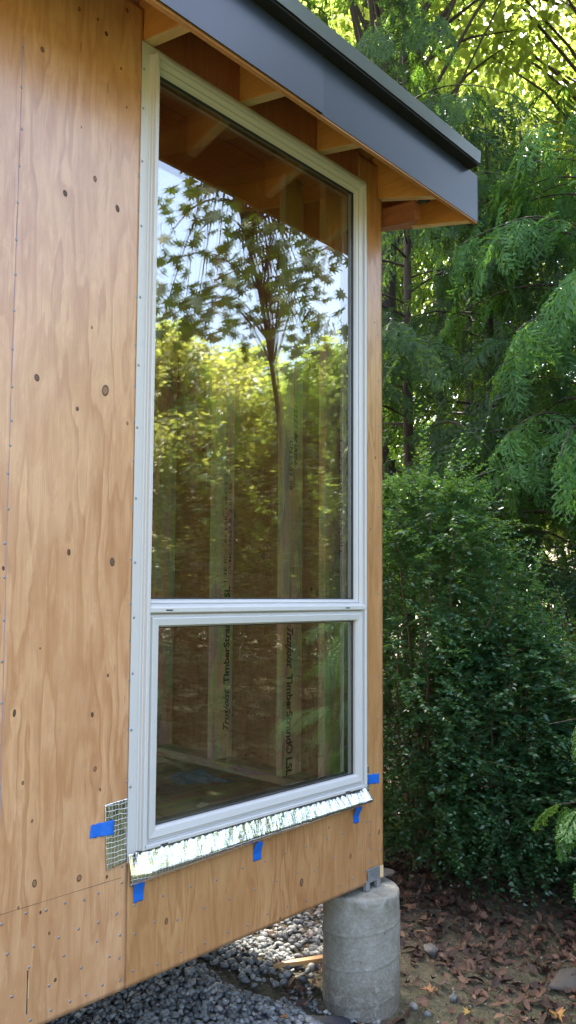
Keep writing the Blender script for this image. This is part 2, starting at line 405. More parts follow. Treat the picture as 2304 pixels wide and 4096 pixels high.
# ------------------------------------------------------------------ ground
def ground_h(x, y):
    h = 0.012 * np.sin(x * 2.1 + 1.0) * np.cos(y * 1.7) + 0.008 * np.sin(x * 5.3 + y * 4.1)
    h += 0.30 * np.clip((np.hypot(x - .8, y) - 5) / 30, 0, 1) ** 1.3
    h += 0.06 * np.exp(-(((x - 2.6) / .8) ** 2 + ((y - .6) / 1.2) ** 2))
    return h
s = np.linspace(-1, 1, 181); s = np.sign(s) * (np.abs(s) * 6 + np.abs(s) ** 6 * 400)
X, Y = np.meshgrid(s + 1.0, s)
Z = GZ + ground_h(X, Y)
n = len(s); idx = np.arange(n * n).reshape(n, n)
F = np.stack([idx[:-1, :-1], idx[:-1, 1:], idx[1:, 1:], idx[1:, :-1]], -1).reshape(-1, 4)
g = link('ground', npmesh('ground', np.stack([X, Y, Z], -1).reshape(-1, 3), F, smooth=True), M['soil'])
tag(g, kind='structure')

# ------------------------------------------------------------------ the house
house = empty('house', (0, 0, 0))
tag(house, 'unfinished plywood cabin with tall white window and slate metal eave trim on concrete pier', 'house')

KN_A = [(-0.134, 2.901, 9), (-0.212, 2.564, 4), (-0.162, 2.425, 12), (-0.26, 2.341, 10), (-0.081, 2.363, 12), (-0.343, 2.736, 7),
        (-0.055, 2.702, 5), (-0.165, 2.93, 6), (-0.06, 3.02, 7), (-0.229, 2.925, 6), (-0.079, 2.817, 6), (-0.332, 1.777, 10),
        (-0.11, 1.785, 13), (-0.203, 1.712, 6), (-0.029, 1.698, 7), (-0.219, 1.291, 8), (-0.073, 1.268, 9), (-0.413, 1.239, 7),
        (-0.161, 1.966, 4), (-0.161, 0.363, 10), (-0.298, 0.384, 8), (-0.069, 0.343, 6), (-0.343, 0.332, 4), (-0.25, 0.238, 5),
        (-0.228, 0.106, 5), (-0.278, 0.302, 4), (-0.37, 0.85, 9), (-0.08, 0.93, 5), (-0.13, 0.82, 7), (-0.34, 0.66, 6), (-0.30, 1.02, 3.5)]
KN_A += [(-0.117, 0.662, 7), (-0.098, 0.60, 5), (-0.31, 0.553, 5.5)]
KN_B = [(0.772, 0.109, 14), (1.059, 0.136, 9), (0.927, 0.275, 5), (1.245, 0.19, 9), (0.151, 0.152, 8), (0.66, 0.012, 6), (1.225, 1.76, 6), (1.19, 1.45, 4), (1.22, 2.35, 4)]
NA = [(-0.388, 0.303), (-0.32, 0.312), (-0.261, 0.303), (-0.204, 0.306), (-0.143, 0.298), (-0.096, 0.304), (-0.017, 0.313), (-0.033, 0.227),
      (-0.094, 0.221), (-0.159, 0.222), (-0.221, 0.217), (-0.295, 0.217), (-0.37, 0.221), (-0.098, 0.169), (-0.019, 0.162), (-0.203, 0.163),
      (-0.307, 0.166), (-0.054, 0.112), (-0.02, 0.096), (-0.148, 0.111), (-0.247, 0.097), (-0.354, 0.107), (-0.076, 0.039), (-0.016, 0.032),
      (-0.13, 0.031), (-0.181, 0.031), (-0.239, 0.029), (-0.299, 0.026), (-0.017, 0.36)]
NA += [(-0.402, 2.71), (-0.403, 2.592), (-0.399, 2.472), (-0.402, 2.364), (-0.404, 2.257), (-0.405, 2.151), (-0.404, 2.052), (-0.405, 1.95),
       (-0.406, 1.841), (-0.404, 1.737), (-0.403, 1.643), (-0.405, 1.574), (-0.408, 1.497), (-0.404, 1.4), (-0.411, 1.306), (-0.41, 1.215),
       (-0.407, 1.10), (-0.409, 0.99), (-0.406, 0.88), (-0.41, 0.77), (-0.406, 0.66)]
NA += [(-0.004, z + 0.02 * math.sin(z * 9)) for z in np.arange(0.62, 2.9, 0.135)]
NB = [(0.03, 0.234), (0.033, 0.15), (0.029, 0.043), (0.137, 0.233), (0.105, 0.163), (0.118, 0.033), (0.246, 0.233), (0.357, 0.224),
      (0.474, 0.234), (0.582, 0.23), (0.533, 0.148), (0.414, 0.147), (0.305, 0.149), (0.194, 0.143), (0.596, 0.046), (1.255, 0.312),
      (1.181, 0.313), (1.183, 0.246), (1.159, 0.249), (1.182, 0.194), (1.255, 0.262), (1.186, 0.135), (1.258, 0.115), (1.187, 0.082),
      (1.118, 0.154), (1.006, 0.238), (0.913, 0.235), (0.798, 0.232), (0.688, 0.235), (0.956, 0.156), (0.842, 0.133), (0.749, 0.149),
      (0.643, 0.148), (1.149, 0.056), (1.072, 0.047), (0.991, 0.04), (0.894, 0.045), (0.21, 0.04), (0.31, 0.037), (0.41, 0.04), (0.50, 0.036), (0.70, 0.043), (0.80, 0.036)]
NB += [(1.245, z) for z in (0.50, 0.66, 0.83, 1.0, 1.18, 1.36, 1.55, 1.9, 2.1, 2.3, 2.5, 2.7)]

def panel(name, xs, zs, keep, knots, matl, thick=0.012):
    """plywood sheet on a grid (front face y=0), cells kept where keep(cx,cz); 'grain' flows round the knots"""
    xs = np.array(xs); zs = np.array(zs)
    nx, nz = len(xs), len(zs)
    XX, ZZ = np.meshgrid(xs, zs)
    gx = XX.copy()
    for kx, kz, kr in knots:
        r = kr * 0.001 * 1.15
        dx, dz = XX - kx, ZZ - kz
        gx = gx - dx * 0.92 * np.exp(-((dx / (2.6 * r)) ** 2 + (dz / (6.5 * r)) ** 2))
    cxm, czm = (XX[:-1, :-1] + XX[1:, 1:]) / 2, (ZZ[:-1, :-1] + ZZ[1:, 1:]) / 2
    k = keep(cxm, czm)
    nv = nx * nz
    V = np.concatenate([np.stack([XX, 0 * XX, ZZ], -1).reshape(-1, 3), np.stack([XX, 0 * XX + thick, ZZ], -1).reshape(-1, 3)])
    G = np.concatenate([np.stack([gx, 0 * XX, ZZ], -1).reshape(-1, 3)] * 2)
    id_ = np.arange(nv).reshape(nz, nx)
    a, b_, c, d = id_[:-1, :-1], id_[:-1, 1:], id_[1:, 1:], id_[1:, :-1]
    fr = np.stack([a, b_, c, d], -1)[k]
    bk = np.stack([d, c, b_, a], -1)[k] + nv
    Fs = [fr, bk]
    kp = np.pad(k, 1)
    C = kp[1:-1, 1:-1]
    for dz_, dx_, e in ((-1, 0, (a, b_)), (1, 0, (c, d)), (0, -1, (d, a)), (0, 1, (b_, c))):
        nb = kp[1 + dz_:kp.shape[0] - 1 + dz_, 1 + dx_:kp.shape[1] - 1 + dx_]
        ed = C & ~nb
        p, q = e[0][ed], e[1][ed]
        Fs.append(np.stack([p, p + nv, q + nv, q], -1))
    F = np.concatenate(Fs)
    used = np.unique(F); mp = np.full(2 * nv, -1); mp[used] = np.arange(len(used))
    o = link(name, npmesh(name, V[used], mp[F], {'grain': G[used]}), matl, house)
    return o

SEAM = 0.0035
pa = panel('wall_sheet', np.linspace(-1.216, SEAM - .0012, 100), np.linspace(0, 3.06, 230), lambda x, z: x < 9, KN_A, M['ply_a'])
tag(pa, 'large plywood wall sheet left of the window')
WX0, WX1, WZ0 = 0.045, 1.112, 0.412           # rough opening
xsb = sorted(set(list(np.linspace(SEAM + .0012, 1.2725, 110)) + [WX0, WX1, 1.244]))
zsb = sorted(set(list(np.linspace(0.0, 3.06, 240)) + [WZ0, 2.915, 2.93]))
pb = panel('wall_sheet', xsb, zsb,
           lambda x, z: ~((x > WX0) & (x < WX1) & (z > WZ0)) & ~((x < WX0) & (z > 2.915)) & ~((x > 1.244) & (z > 2.915)) & ~((x > 1.168) & (z < 0.048) & (x < 1.247)),
           KN_B, M['ply_b'])
tag(pb, 'plywood sheet below and right of the window')
for z0, z1 in ((0, .32), (2.1, 3.06)):
    box('wall_sheet', (-2.44, 0, z0), (-1.2185, .012, z1), M['ply_red'], house)     # gap between them, out of frame, is added to light the studs

# nails and knots: real little discs
def disc_mesh(name, r, dome, seg=10, attr=False):
    th = np.linspace(0, 2 * np.pi, seg, endpoint=False)
    V = [(0, -dome, 0)]; rd = [0]
    for f, h in ((0.55, 0.85), (0.9, 0.45), (1.0, -0.4)):
        for q in th:
            V.append((r * f * math.cos(q), -dome * h, r * f * math.sin(q))); rd.append(f)
    F = []
    for i in range(seg):
        F.append((0, 1 + i, 1 + (i + 1) % seg))
    tri = np.array(F)
    qs = []
    for k in range(2):
        for i in range(seg):
            a = 1 + k * seg + i; b2 = 1 + k * seg + (i + 1) % seg
            qs += [(a, a + seg, b2 + seg), (a, b2 + seg, b2)]
    return npmesh(name, V, np.concatenate([tri, np.array(qs)]), {'rad': np.array(rd)}, True)
nail_me = disc_mesh('nail', 0.0042, 0.0012, 8); nail_me.materials.append(M['nail'])
knot_me = disc_mesh('knot', 1.0, 0.0006, 16); knot_me.materials.append(M['knot'])
for par, lst in ((pa, NA), (pb, NB)):
    for x, z in lst:
        o = link('nail', nail_me, None, par, (x, -0.0004, z)); o.rotation_euler = (0, random.uniform(0, 6), 0)
for par, lst in ((pa, KN_A), (pb, KN_B)):
    for x, z, r in lst:
        o = link('knot', knot_me, None, par, (x, -0.0002, z)); f = r * 0.001
        f *= random.uniform(.8, 1.08); o.scale = (f * random.uniform(.62, .9), 1, f * random.uniform(1.0, 1.45)); o.rotation_euler = (0, random.uniform(-.3, .3), 0)

def strip_line(name, pts, wd, matl, par, y=-0.0006):
    """a drawn line: flat ribbon just proud of the sheet, broken where the chalk skipped"""
    V, F = [], []
    for i, (x, z) in enumerate(pts):
        q = pts[min(i + 1, len(pts) - 1)]; p0 = pts[max(i - 1, 0)]
        d = Vector((q[0] - p0[0], q[1] - p0[1])); nrm = Vector((-d.y, d.x)).normalized() * wd * random.uniform(.35, 1.15) / 2
        V += [(x - nrm.x, y, z - nrm.y), (x + nrm.x, y, z + nrm.y)]
        if i: k = 2 * i; F.append((k - 2, k, k + 1, k - 1))
    return link(name, npmesh(name, V, F), matl, par)
strip_line('chalk_line', [(-0.4045 + 0.002 * math.sin(z * 3), z) for z in np.arange(0.45, 2.75, 0.04)], 0.0030, M['chalk'], pa)
strip_line('pencil_line', [(x, 0.3285) for x in np.arange(-0.62, 0.0, 0.03)], 0.0022, M['pencil'], pa)
strip_line('chalk_line', [(1.170 + .001 * math.sin(z * 20), z) for z in np.arange(0.06, 0.33, 0.03)], 0.0016, M['chalk'], pb)
box('crack', (-0.3122, -0.0007, 0.046), (-0.3095, 0.003, 0.160), M['slot'], pa)
box('crack', (-0.3095, -0.0008, 0.085), (-0.3072, 0.003, 0.135), M['rafter_pale'], pa)

# ---- roof
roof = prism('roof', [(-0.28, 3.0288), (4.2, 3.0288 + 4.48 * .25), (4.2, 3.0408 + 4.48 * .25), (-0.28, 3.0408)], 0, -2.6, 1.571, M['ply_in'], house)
tag(roof, 'shed roof with fir rafters and slate metal edge trim')
def rafter(x0, x1, zwall, slope=0.25, yend=-0.282, top=None, name='rafter', y1=4.15, mt='rafter'):
    zb = lambda y: zwall + slope * y
    zt = lambda y: 3.0185 + 0.25 * (y + .315)
    ym = min(y1, .03) if yend < .03 else y1
    o = prism(name, [(yend, zb(yend)), (ym, zb(ym)), (ym, zt(ym)), (yend, zt(yend))], 0, x0, x1, M[mt], roof)
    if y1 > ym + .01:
        prism(name, [(ym + .0005, zb(ym)), (y1, zb(y1)), (y1, zt(y1)), (ym + .0005, zt(ym))], 0, x0 + .0005, x1 - .0005, M['stub_and_shaded'], roof)  # indoor length in a darker tone: shade painted in to dim the ceiling
    box_e = prism('rafter_bounce_strip', [(yend, zb(yend) - .0012), (ym, zb(ym) - .0012), (ym, zb(ym) + .001), (yend, zb(yend) + .001)], 0, x0 + .0008, x1 - .0008, M['rafter_pale'], roof)  # paler underside strip: bounce light from below put into the colour
    return o
for x in (-2.10, -1.68, -1.26, -0.838, -0.416, 0.0052, 0.4272, 0.8485):
    rafter(x, x + 0.041, 2.957)
rafter(1.2445, 1.2835, 2.915, 0.33, y1=0.10)
rafter(1.2445, 1.2835, 2.948, 0.25, yend=.1005)
rafter(1.533, 1.5705, 2.896, 0.255)
prism('beam_end', [(-0.165, 2.785), (-0.14, 2.775), (0.4, 2.86), (0.4, 2.93), (-0.165, 2.862)], 0, 1.286, 1.324, M['stub_and_shaded'], roof)
bm = bmesh.new(); box_bm(bm, (1.300, -0.205, 2.850), (1.318, -0.168, 2.866), .004); box_bm(bm, (1.322, -0.215, 2.854), (1.334, -0.19, 2.866), .003)
me = bpy.data.meshes.new('cable_clip'); bm.to_mesh(me); bm.free(); link('cable_clip', me, M['gasket'], roof)
# frieze blocks between the rafters
for x0, x1 in ((0.0475, 0.4262), (0.4692, 0.8475), (0.8905, 1.1105)):
    box('frieze_block', (x0, 0.004, 2.9225), (x1, 0.018, 3.094), M['ply_red'], roof)
# fascia: timber board, metal cladding in two lengths, drip edge
box('fascia_board', (-2.6, -0.2985, 2.8165), (1.5715, -0.2825, 3.024), M['fasciaw'], roof)
def fascia(x0, x1, off):
    prof = [(-0.2990 - off * 3, 2.822), (-0.2990 - off, 3.034), (-0.3015 - off, 3.034), (-0.3015 - off * 3, 2.822)]
    return prism('fascia', prof, 0, x0, x1, M['fascia'], roof)
fascia(-2.6, 0.535, 0.0022); fascia(0.505, 1.5745, 0.0)
box('fascia_return', (1.5718, -0.3025, 2.818), (1.5742, -0.255, 3.03), M['fascia'], roof)
def drip(x0, x1, off):
    prof = [(-0.345 - off, 3.0455), (-0.351 - off, 3.044), (-0.355 - off, 3.096), (-0.25, 3.121), (-0.25, 3.118), (-0.3525 - off, 3.0935), (-0.3490 - off, 3.048), (-0.345 - off, 3.048)]
    return prism('drip_edge', prof, 0, x0, x1, M['drip'], roof)
drip(-2.6, 0.37, .0016); drip(0.368, 1.513, 0.0)
prism('drip_shade_strip', [(-0.3445, 3.0375), (-0.3445, 3.0445), (-0.30, 3.0445), (-0.2805, 3.0445), (-0.2805, 3.0375)], 0, -2.6, 1.511, M['black_sheet'], roof)  # black strip laid in for the shade under the drip edge
prism('roof_sheet', [(-0.340, 3.0455), (-.2805, 3.0455), (4.3, 3.0455 + 4.58 * .25), (4.3, 3.092 + 4.64 * .25), (-0.340, 3.092)], 0, -2.6, 1.512, M['roofmetal'], roof)

# ---- window: swept vinyl profiles with mitred corners
win = empty('window', (0, 0, 0), house)
tag(win, 'tall white vinyl window with fixed upper pane and awning sash below')
def sweep_side(name, rect, prof, side, matl, par, smooth=False):
    """rect (x0,z0,x1,z1); prof list of (inset, y); side 0 left,1 right,2 bottom,3 top"""
    x0, z0, x1, z1 = rect
    V = []
    for d, y in prof:
        if side == 0: e = ((x0 + d, y, z0 + d), (x0 + d, y, z1 - d))
        elif side == 1: e = ((x1 - d, y, z1 - d), (x1 - d, y, z0 + d))
        elif side == 2: e = ((x1 - d, y, z0 + d), (x0 + d, y, z0 + d))
        else: e = ((x0 + d, y, z1 - d), (x1 - d, y, z1 - d))
        V += e
    k = len(prof); F = [(2 * i, 2 * i + 1, 2 * ((i + 1) % k) + 1, 2 * ((i + 1) % k)) for i in range(k)]
    bm = bmesh.new(); vv = [bm.verts.new(c) for c in V]
    for f in F: bm.faces.new([vv[i] for i in f])
    bm.faces.new([vv[2 * i] for i in range(k)]); bm.faces.new([vv[2 * i + 1] for i in reversed(range(k))])
    bmesh.ops.recalc_face_normals(bm, faces=bm.faces[:])
    me = bpy.data.meshes.new(name); bm.to_mesh(me); bm.free()
    return link(name, me, matl, par)
OUT = (0.028, 0.395, 1.128, 2.920)
FR = [(0, .075), (0, -.006), (.003, -.008), (.003, -.018), (.0055, -.020), (.0055, -.033), (.0075, -.035), (.0165, -.035), (.0185, -.033),
      (.0185, -.022), (.022, -.018), (.030, -.012), (.030, .075)]
for s_, nm in enumerate(('jamb', 'jamb', 'sill', 'head')):
    sweep_side('frame_' + nm, OUT, FR, s_, M['vinyl'], win)
FIN = (-0.002, 0.366, 1.158, 2.950)
FP = [(0, -.0008), (0, -.0032), (.031, -.0032), (.031, -.0008)]
for s_ in range(4): sweep_side('nailing_fin', FIN, FP, s_, M['vinyl'], win)
# mullion bar between the panes
prism('mullion', [(-.034, 1.117), (-.034, 1.129), (-.030, 1.134), (-.018, 1.140), (-.010, 1.142), (.07, 1.142), (.07, 1.095), (-.012, 1.095), (-.014, 1.113), (-.032, 1.114)],
      0, OUT[0] + .0175, OUT[2] - .0175, M['vinyl'], win)
for x in (0.105, 0.985):
    box('weep_slot', (x, -.0346, 1.120), (x + .027, -.030, 1.1245), M['slot'], win)
# upper glazing bead and pane
UB = (OUT[0] + .030, 1.142, OUT[2] - .030, OUT[3] - .030)
BP = [(0, .045), (0, -.006), (.003, -.009), (.009, -.004), (.014, .006), (.014, .045)]
for s_ in range(4): sweep_side('glazing_bead', UB, BP, s_, M['vinyl'], win)
GP = [(.0145, .04), (.0145, .0065), (.0185, .009), (.0185, .04)]
for s_ in range(4): sweep_side('gasket', UB, GP, s_, M['gasket'], win)
box('glass_pane', (UB[0] + .0105, .0125, UB[1] + .0105), (UB[2] - .0105, .0335, UB[3] - .0105), M['glass'], win)
# awning sash
SH = (OUT[0] + .0195, OUT[1] + .0225, OUT[2] - .0195, 1.109)
SP = [(0, .05), (0, -.020), (.002, -.022), (.008, -.022), (.0105, -.029), (.013, -.0305), (.034, -.0275), (.040, -.016), (.040, .05)]
for s_ in range(4): sweep_side('sash_rail', SH, SP, s_, M['vinyl'], win)
SG = [(.0405, .04), (.0405, -.006), (.0435, -.003), (.0435, .04)]
for s_ in range(4): sweep_side('gasket', SH, SG, s_, M['gasket'], win)
box('glass_pane', (SH[0] + .038, -.0005, SH[1] + .038), (SH[2] - .038, .0205, SH[3] - .038), M['glass'], win)
for x in (0.098, 0.985):
    box('weep_slot', (x, -.0358, 0.4025), (x + .028, -.030, 0.4065), M['slot'], win)
for x, z in ((0.041, .411), (1.114, 1.121), (1.113, .411)):
    box('corner_gap', (x - .001, -.0356, z - .004), (x + .0004, -.03, z + .004), M['slot'], win)
for i, z in enumerate((2.858, 2.726, 2.55, 2.338, 2.107, 1.888, 1.69, 1.468, 1.269, 1.10, .93, .76, .59)):
    o = link('fin_screw', nail_me, None, win, (0.0055 + .001 * math.sin(i * 5), -0.0036, z)); o.scale = (1.05, 1.4, 1.05)

# ---- framing and room seen through the glass
XI = 1.132      # inner edge of the studs in the end wall
FL = 0.32
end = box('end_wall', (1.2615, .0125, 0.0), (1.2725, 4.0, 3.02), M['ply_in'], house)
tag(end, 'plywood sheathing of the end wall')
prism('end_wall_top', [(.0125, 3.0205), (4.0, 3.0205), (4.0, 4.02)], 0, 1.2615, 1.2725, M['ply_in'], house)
def text_mesh(body, shear=0.0, offset=0.0, space=1.0):
    c = bpy.data.curves.new('t', 'FONT'); c.body = body; c.shear = shear; c.offset = offset; c.size = 1.0; c.space_character = space
    c.resolution_u = 3
    o = bpy.data.objects.new('t', c); COL.objects.link(o)
    bpy.context.view_layer.update()
    me = bpy.data.meshes.new_from_object(o.evaluated_get(bpy.context.evaluated_depsgraph_get()))
    bpy.data.objects.remove(o); bpy.data.curves.remove(c)
    return me
def lettering(body, par, y, xa, xb, za, zb, shear=0.0, offset=0.0, name='lettering'):
    """text along z on a face looking to -y; runs from za to zb (za>zb reads downwards). xa = baseline x, xb = cap x"""
    me = text_mesh(body, shear, offset)
    n_ = len(me.vertices); V = np.zeros(n_ * 3, np.float32); me.vertices.foreach_get('co', V); V = V.reshape(-1, 3)
    lo, hi = V.min(0), V.max(0)
    t = (V[:, 0] - lo[0]) / (hi[0] - lo[0]); h = V[:, 1] / 0.70
    W = np.stack([xa + h * (xb - xa), np.full(n_, y), za + t * (zb - za)], -1).astype(np.float32)
    me.vertices.foreach_set('co', W.ravel()); me.update()
    return link(name, me, M['ink'], par)
studs = {}
for nm, y in (('a', .203), ('b', .457), ('c', .937), ('d', 1.425), ('e', 1.913), ('f', 2.4), ('g', 2.9), ('h', 3.4)):
    studs[nm] = box('stud', (XI, y, FL + .0385), (1.261, y + .038, 3.05 + .25 * y), M['lsl'], house, 0.0012)
box('stud', (1.162, .0128, FL), (1.261, .130, 3.0), M['lsl'], house, .001)
box('stud', (-.002, .0128, FL), (.0275, .13, 2.955), M['lsl'], house, .001)
ye = .131
box('bottom_plate', (XI, ye, FL + .0005), (1.261, 3.95, FL + .038), M['lsl_y'], house, .001)
b_, c_ = studs['b'], studs['c']
yb, yc = .457 - .0006, .937 - .0006
lettering('TrusJoist', b_, yb, 1.160, 1.200, 1.024, .838, .5, .02)
lettering('TimberStrand\u00ae LSL', b_, yb, 1.160, 1.198, .812, .358, 0, .03)
lettering('1272 CANADA', b_, yb, 1.200, 1.222, 2.06, 1.77, 0, .008)
lettering('CN 05:03  08', b_, yb, 1.170, 1.192, 1.89, 1.66, 0, .008)
lettering('TrusJoist', c_, yc, 1.236, 1.200, .495, .70, .5, .02)
lettering('TimberStrand\u00ae LSL', c_, yc, 1.236, 1.200, .725, 1.215, 0, .03)
lettering('1.3E ICC-ES ESR-1387  2-25-15 CODE', c_, yc, 1.213, 1.196, 1.235, 2.05, 0, .004)
lettering('CCMC 12627-R  2-51-15L', c_, yc, 1.243, 1.226, 1.275, 1.75, 0, .004)
lettering('TimberStrand\u00ae LSL 1.3E', studs['a'], .2024, 1.245, 1.225, 1.35, 1.95, 0, .012)
# knots of the end wall sheathing seen from the room
for y, z, r in ((.72, 1.365, .016), (.70, 1.56, .006), (.36, 1.185, .014), (.40, 1.20, .008), (.34, .82, .012), (.62, .72, .006)):
    o = link('knot', knot_me, None, end, (1.2612, y, z)); o.scale = (r * .8, 1, r * 1.2); o.rotation_euler = (0, 0, R(-90))
fl = box('floor', (-2.43, .0128, FL - .022), (1.2605, 4.0, FL), M['osb'], house)
box('rim_joist', (-2.43, .0128, 0.003), (1.2605, .05, FL - .0225), M['lsl'], house)
for y in (1.3, 2.6, 3.9): box('rim_joist', (-2.43, y, 0.003), (1.2605, y + .05, FL - .0225), M['lsl'], house)
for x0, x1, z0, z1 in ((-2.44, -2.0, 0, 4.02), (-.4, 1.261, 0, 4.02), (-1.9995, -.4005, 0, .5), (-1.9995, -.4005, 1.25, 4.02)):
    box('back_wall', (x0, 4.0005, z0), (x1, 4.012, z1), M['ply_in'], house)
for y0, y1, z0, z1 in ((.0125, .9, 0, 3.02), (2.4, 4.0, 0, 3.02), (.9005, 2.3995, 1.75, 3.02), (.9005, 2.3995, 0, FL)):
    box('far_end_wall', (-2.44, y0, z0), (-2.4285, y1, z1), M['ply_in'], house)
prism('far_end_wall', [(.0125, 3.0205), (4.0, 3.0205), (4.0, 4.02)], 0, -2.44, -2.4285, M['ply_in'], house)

# loose things on the cabin floor
def crumple(name, L0, W0, H0, seed, matl, res=26):
    r = np.random.default_rng(seed)
    u, v = np.meshgrid(np.linspace(-1, 1, res), np.linspace(-1, 1, res))
    th = np.arctan2(v, u); rad = np.maximum(np.abs(u), np.abs(v))
    lob = 0.72 + .22 * np.sin(3 * th + 1) + .12 * np.sin(7 * th + 2) + .06 * np.sin(13 * th)
    x, y = np.cos(th) * rad * lob, np.sin(th) * rad * lob
    z = (1 - rad ** 2.2)
    z = z * (0.55 + .45 * np.sin(u * 5 + v * 3 + 1) * np.cos(v * 6 - u * 2)) + .10 * r.standard_normal(u.shape) * (1 - rad)
    z = np.clip(z, 0, None)
    idx = np.arange(res * res).reshape(res, res)
    F = np.stack([idx[:-1, :-1], idx[:-1, 1:], idx[1:, 1:], idx[1:, :-1]], -1).reshape(-1, 4)
    top = np.stack([x * L0, y * W0, z * H0 + .003], -1).reshape(-1, 3)
    bot = top.copy(); bot[:, 2] = 0.0005
    rim = np.concatenate([idx[0, :-1], idx[:-1, -1], idx[-1, :0:-1], idx[:0:-1, 0]])
    r2 = np.roll(rim, -1); nn = res * res
    F = np.concatenate([F, F[:, ::-1] + nn, np.stack([rim, rim + nn, r2 + nn, r2], -1)])
    return npmesh(name, np.concatenate([top, bot]), F, smooth=True)
o = link('work_glove', crumple('work_glove', .17, .085, .05, 3, M['glove']), M['glove'], None, (.915, .80, FL + .0005), (0, 0, R(-55)))
tag(o, 'crumpled grey blue cloth glove lying on the cabin floor behind the glass', 'glove')
o = box('paper_scrap', (-.03, -.018, 0), (.03, .018, .003), M['paper']); o.location = (.672, .455, FL + .0006); o.rotation_euler = (0, 0, .5)
tag(o, 'small pale wood offcut on the cabin floor near the window', 'offcut')

# ------------------------------------------------------------------ foil flashing and tape on the wall
def foil(name, corners, nu, nv, seed, amp=.0035, fringe=0.0, lift=None, y00=.0012):
    r = np.random.default_rng(seed)
    c = np.array(corners, float)      # BL, BR, TR, TL in (x,z)
    u, v = np.meshgrid(np.linspace(0, 1, nu), np.linspace(0, 1, nv))
    P = (c[0] * ((1 - u) * (1 - v))[..., None] + c[1] * (u * (1 - v))[..., None] + c[2] * (u * v)[..., None] + c[3] * ((1 - u) * v)[..., None])
    Ls = np.linalg.norm(c[1] - c[0]); Hs = np.linalg.norm(c[3] - c[0])
    y = np.zeros_like(u)
    for k in range(10):
        a, b2, ph = r.uniform(60, 420), r.uniform(-90, 90), r.uniform(0, 6)
        y += np.sin(u * Ls * a + v * Hs * b2 + ph) * r.uniform(.2, 1) / 5 * 110 / a * (.45 + .55 * v)
    y += np.sin(u * Ls * 17 + 2) * .4 + np.sin(u * Ls * 41 + v * 3) * .2 + r.standard_normal(u.shape) * .03
    y = amp * (y + 1.6)
    if lift is not None: y = y + lift(u, v)
    x = P[..., 0].copy(); z = P[..., 1] + fringe * (r.standard_normal(u.shape[1]) * .6 + np.sin(np.arange(nu) * .8))[None, :] * (np.abs(v - .5) * 2) ** 4
    top = np.stack([x, -y - y00, z], -1).reshape(-1, 3); bot = top.copy(); bot[:, 1] = -0.0004 - .0 * bot[:, 1]
    bot[:, 1] = top[:, 1] + .0007
    idx = np.arange(nu * nv).reshape(nv, nu); nn = nu * nv
    F = np.stack([idx[:-1, :-1], idx[:-1, 1:], idx[1:, 1:], idx[1:, :-1]], -1).reshape(-1, 4)
    rim = np.concatenate([idx[0, :-1], idx[:-1, -1], idx[-1, :0:-1], idx[:0:-1, 0]]); r2 = np.roll(rim, -1)
    F = np.concatenate([F, F[:, ::-1] + nn, np.stack([rim, rim + nn, r2 + nn, r2], -1)])
    uv = np.stack([P[..., 0], P[..., 1], 0 * u], -1).reshape(-1, 3)
    me = npmesh(name, np.concatenate([top, bot]), F, {'uvw': np.concatenate([uv, uv])}, smooth=True)
    return link(name, me, M['foil'])
o = foil('foil_flashing', [(-.073, .363), (-.0035, .372), (-.0035, .558), (-.083, .553)], 26, 60, 1, .0016)
tag(o, 'narrow upright silver foil flashing strip with scrim grid left of the window', 'flashing', 'foil flashing strips')
lift = lambda u, v: np.interp(v, [0, .06, .14, .24, .36, 1.0], [.002, .012, .024, .033, .035, .004]) * (0.93 + .07 * np.sin(u * 9)) * np.clip(.25 + u / .07, 0, 1) + .012 * np.clip(u - .93, 0, 1) * 8 * (1 - v)
o = foil('foil_flashing', [(.006, .296), (1.150, .326), (1.140, .392), (-.001, .3925)], 320, 30, 2, .0022, .0015, lift, .0042)
tag(o, 'long crinkled silver foil flashing strip hanging under the window sill', 'flashing', 'foil flashing strips')
o = foil('foil_flashing', [(1.1605, .372), (1.174, .372), (1.172, .470), (1.1605, .474)], 5, 30, 5, .001)
tag(o, 'short sliver of foil flashing behind the tape right of the window', 'flashing', 'foil flashing strips')

def tape(c, label, seed, y0=-.004, yb=None):
    r = np.random.default_rng(seed)
    c = np.array(c, float); nu, nv = 12, 14
    u, v = np.meshgrid(np.linspace(0, 1, nu), np.linspace(0, 1, nv))
    P = (c[0] * ((1 - u) * (1 - v))[..., None] + c[1] * (u * (1 - v))[..., None] + c[2] * (u * v)[..., None] + c[3] * ((1 - u) * v)[..., None])
    y = y0 + yb(u, v) if yb else np.full_like(u, y0)
    y = y - .0011 * np.abs(np.sin(u * 7 + v * 5 + seed)) - .0022 * np.clip(u + (1 - v) - 1.6, 0, 1)
    e = .0016 * r.standard_normal(u.shape)
    top = np.stack([P[..., 0], y, P[..., 1] + e * (np.abs(v - .5) > .49)], -1).reshape(-1, 3); bot = top + np.array([0, .0005, 0])
    idx = np.arange(nu * nv).reshape(nv, nu); nn = nu * nv
    F = np.stack([idx[:-1, :-1], idx[:-1, 1:], idx[1:, 1:], idx[1:, :-1]], -1).reshape(-1, 4)
    rim = np.concatenate([idx[0, :-1], idx[:-1, -1], idx[-1, :0:-1], idx[:0:-1, 0]]); r2 = np.roll(rim, -1)
    F = np.concatenate([F, F[:, ::-1] + nn, np.stack([rim, rim + nn, r2 + nn, r2], -1)])
    o = link('masking_tape', npmesh('masking_tape', np.concatenate([top, bot]), F, smooth=True), M['tape'])
    return tag(o, label, 'tape', 'pieces of blue masking tape round the window')
up_ = lambda u, v: -.012 * np.clip(v * 1.7 - .7, 0, 1)
tape([(-.131, .466), (-.054, .463), (-.053, .504), (-.127, .505)], 'blue masking tape on the upright foil strip, leftmost piece', 1, -.0012, lambda u, v: -.0065 * np.clip(u * 3 - 1.4, 0, 1))
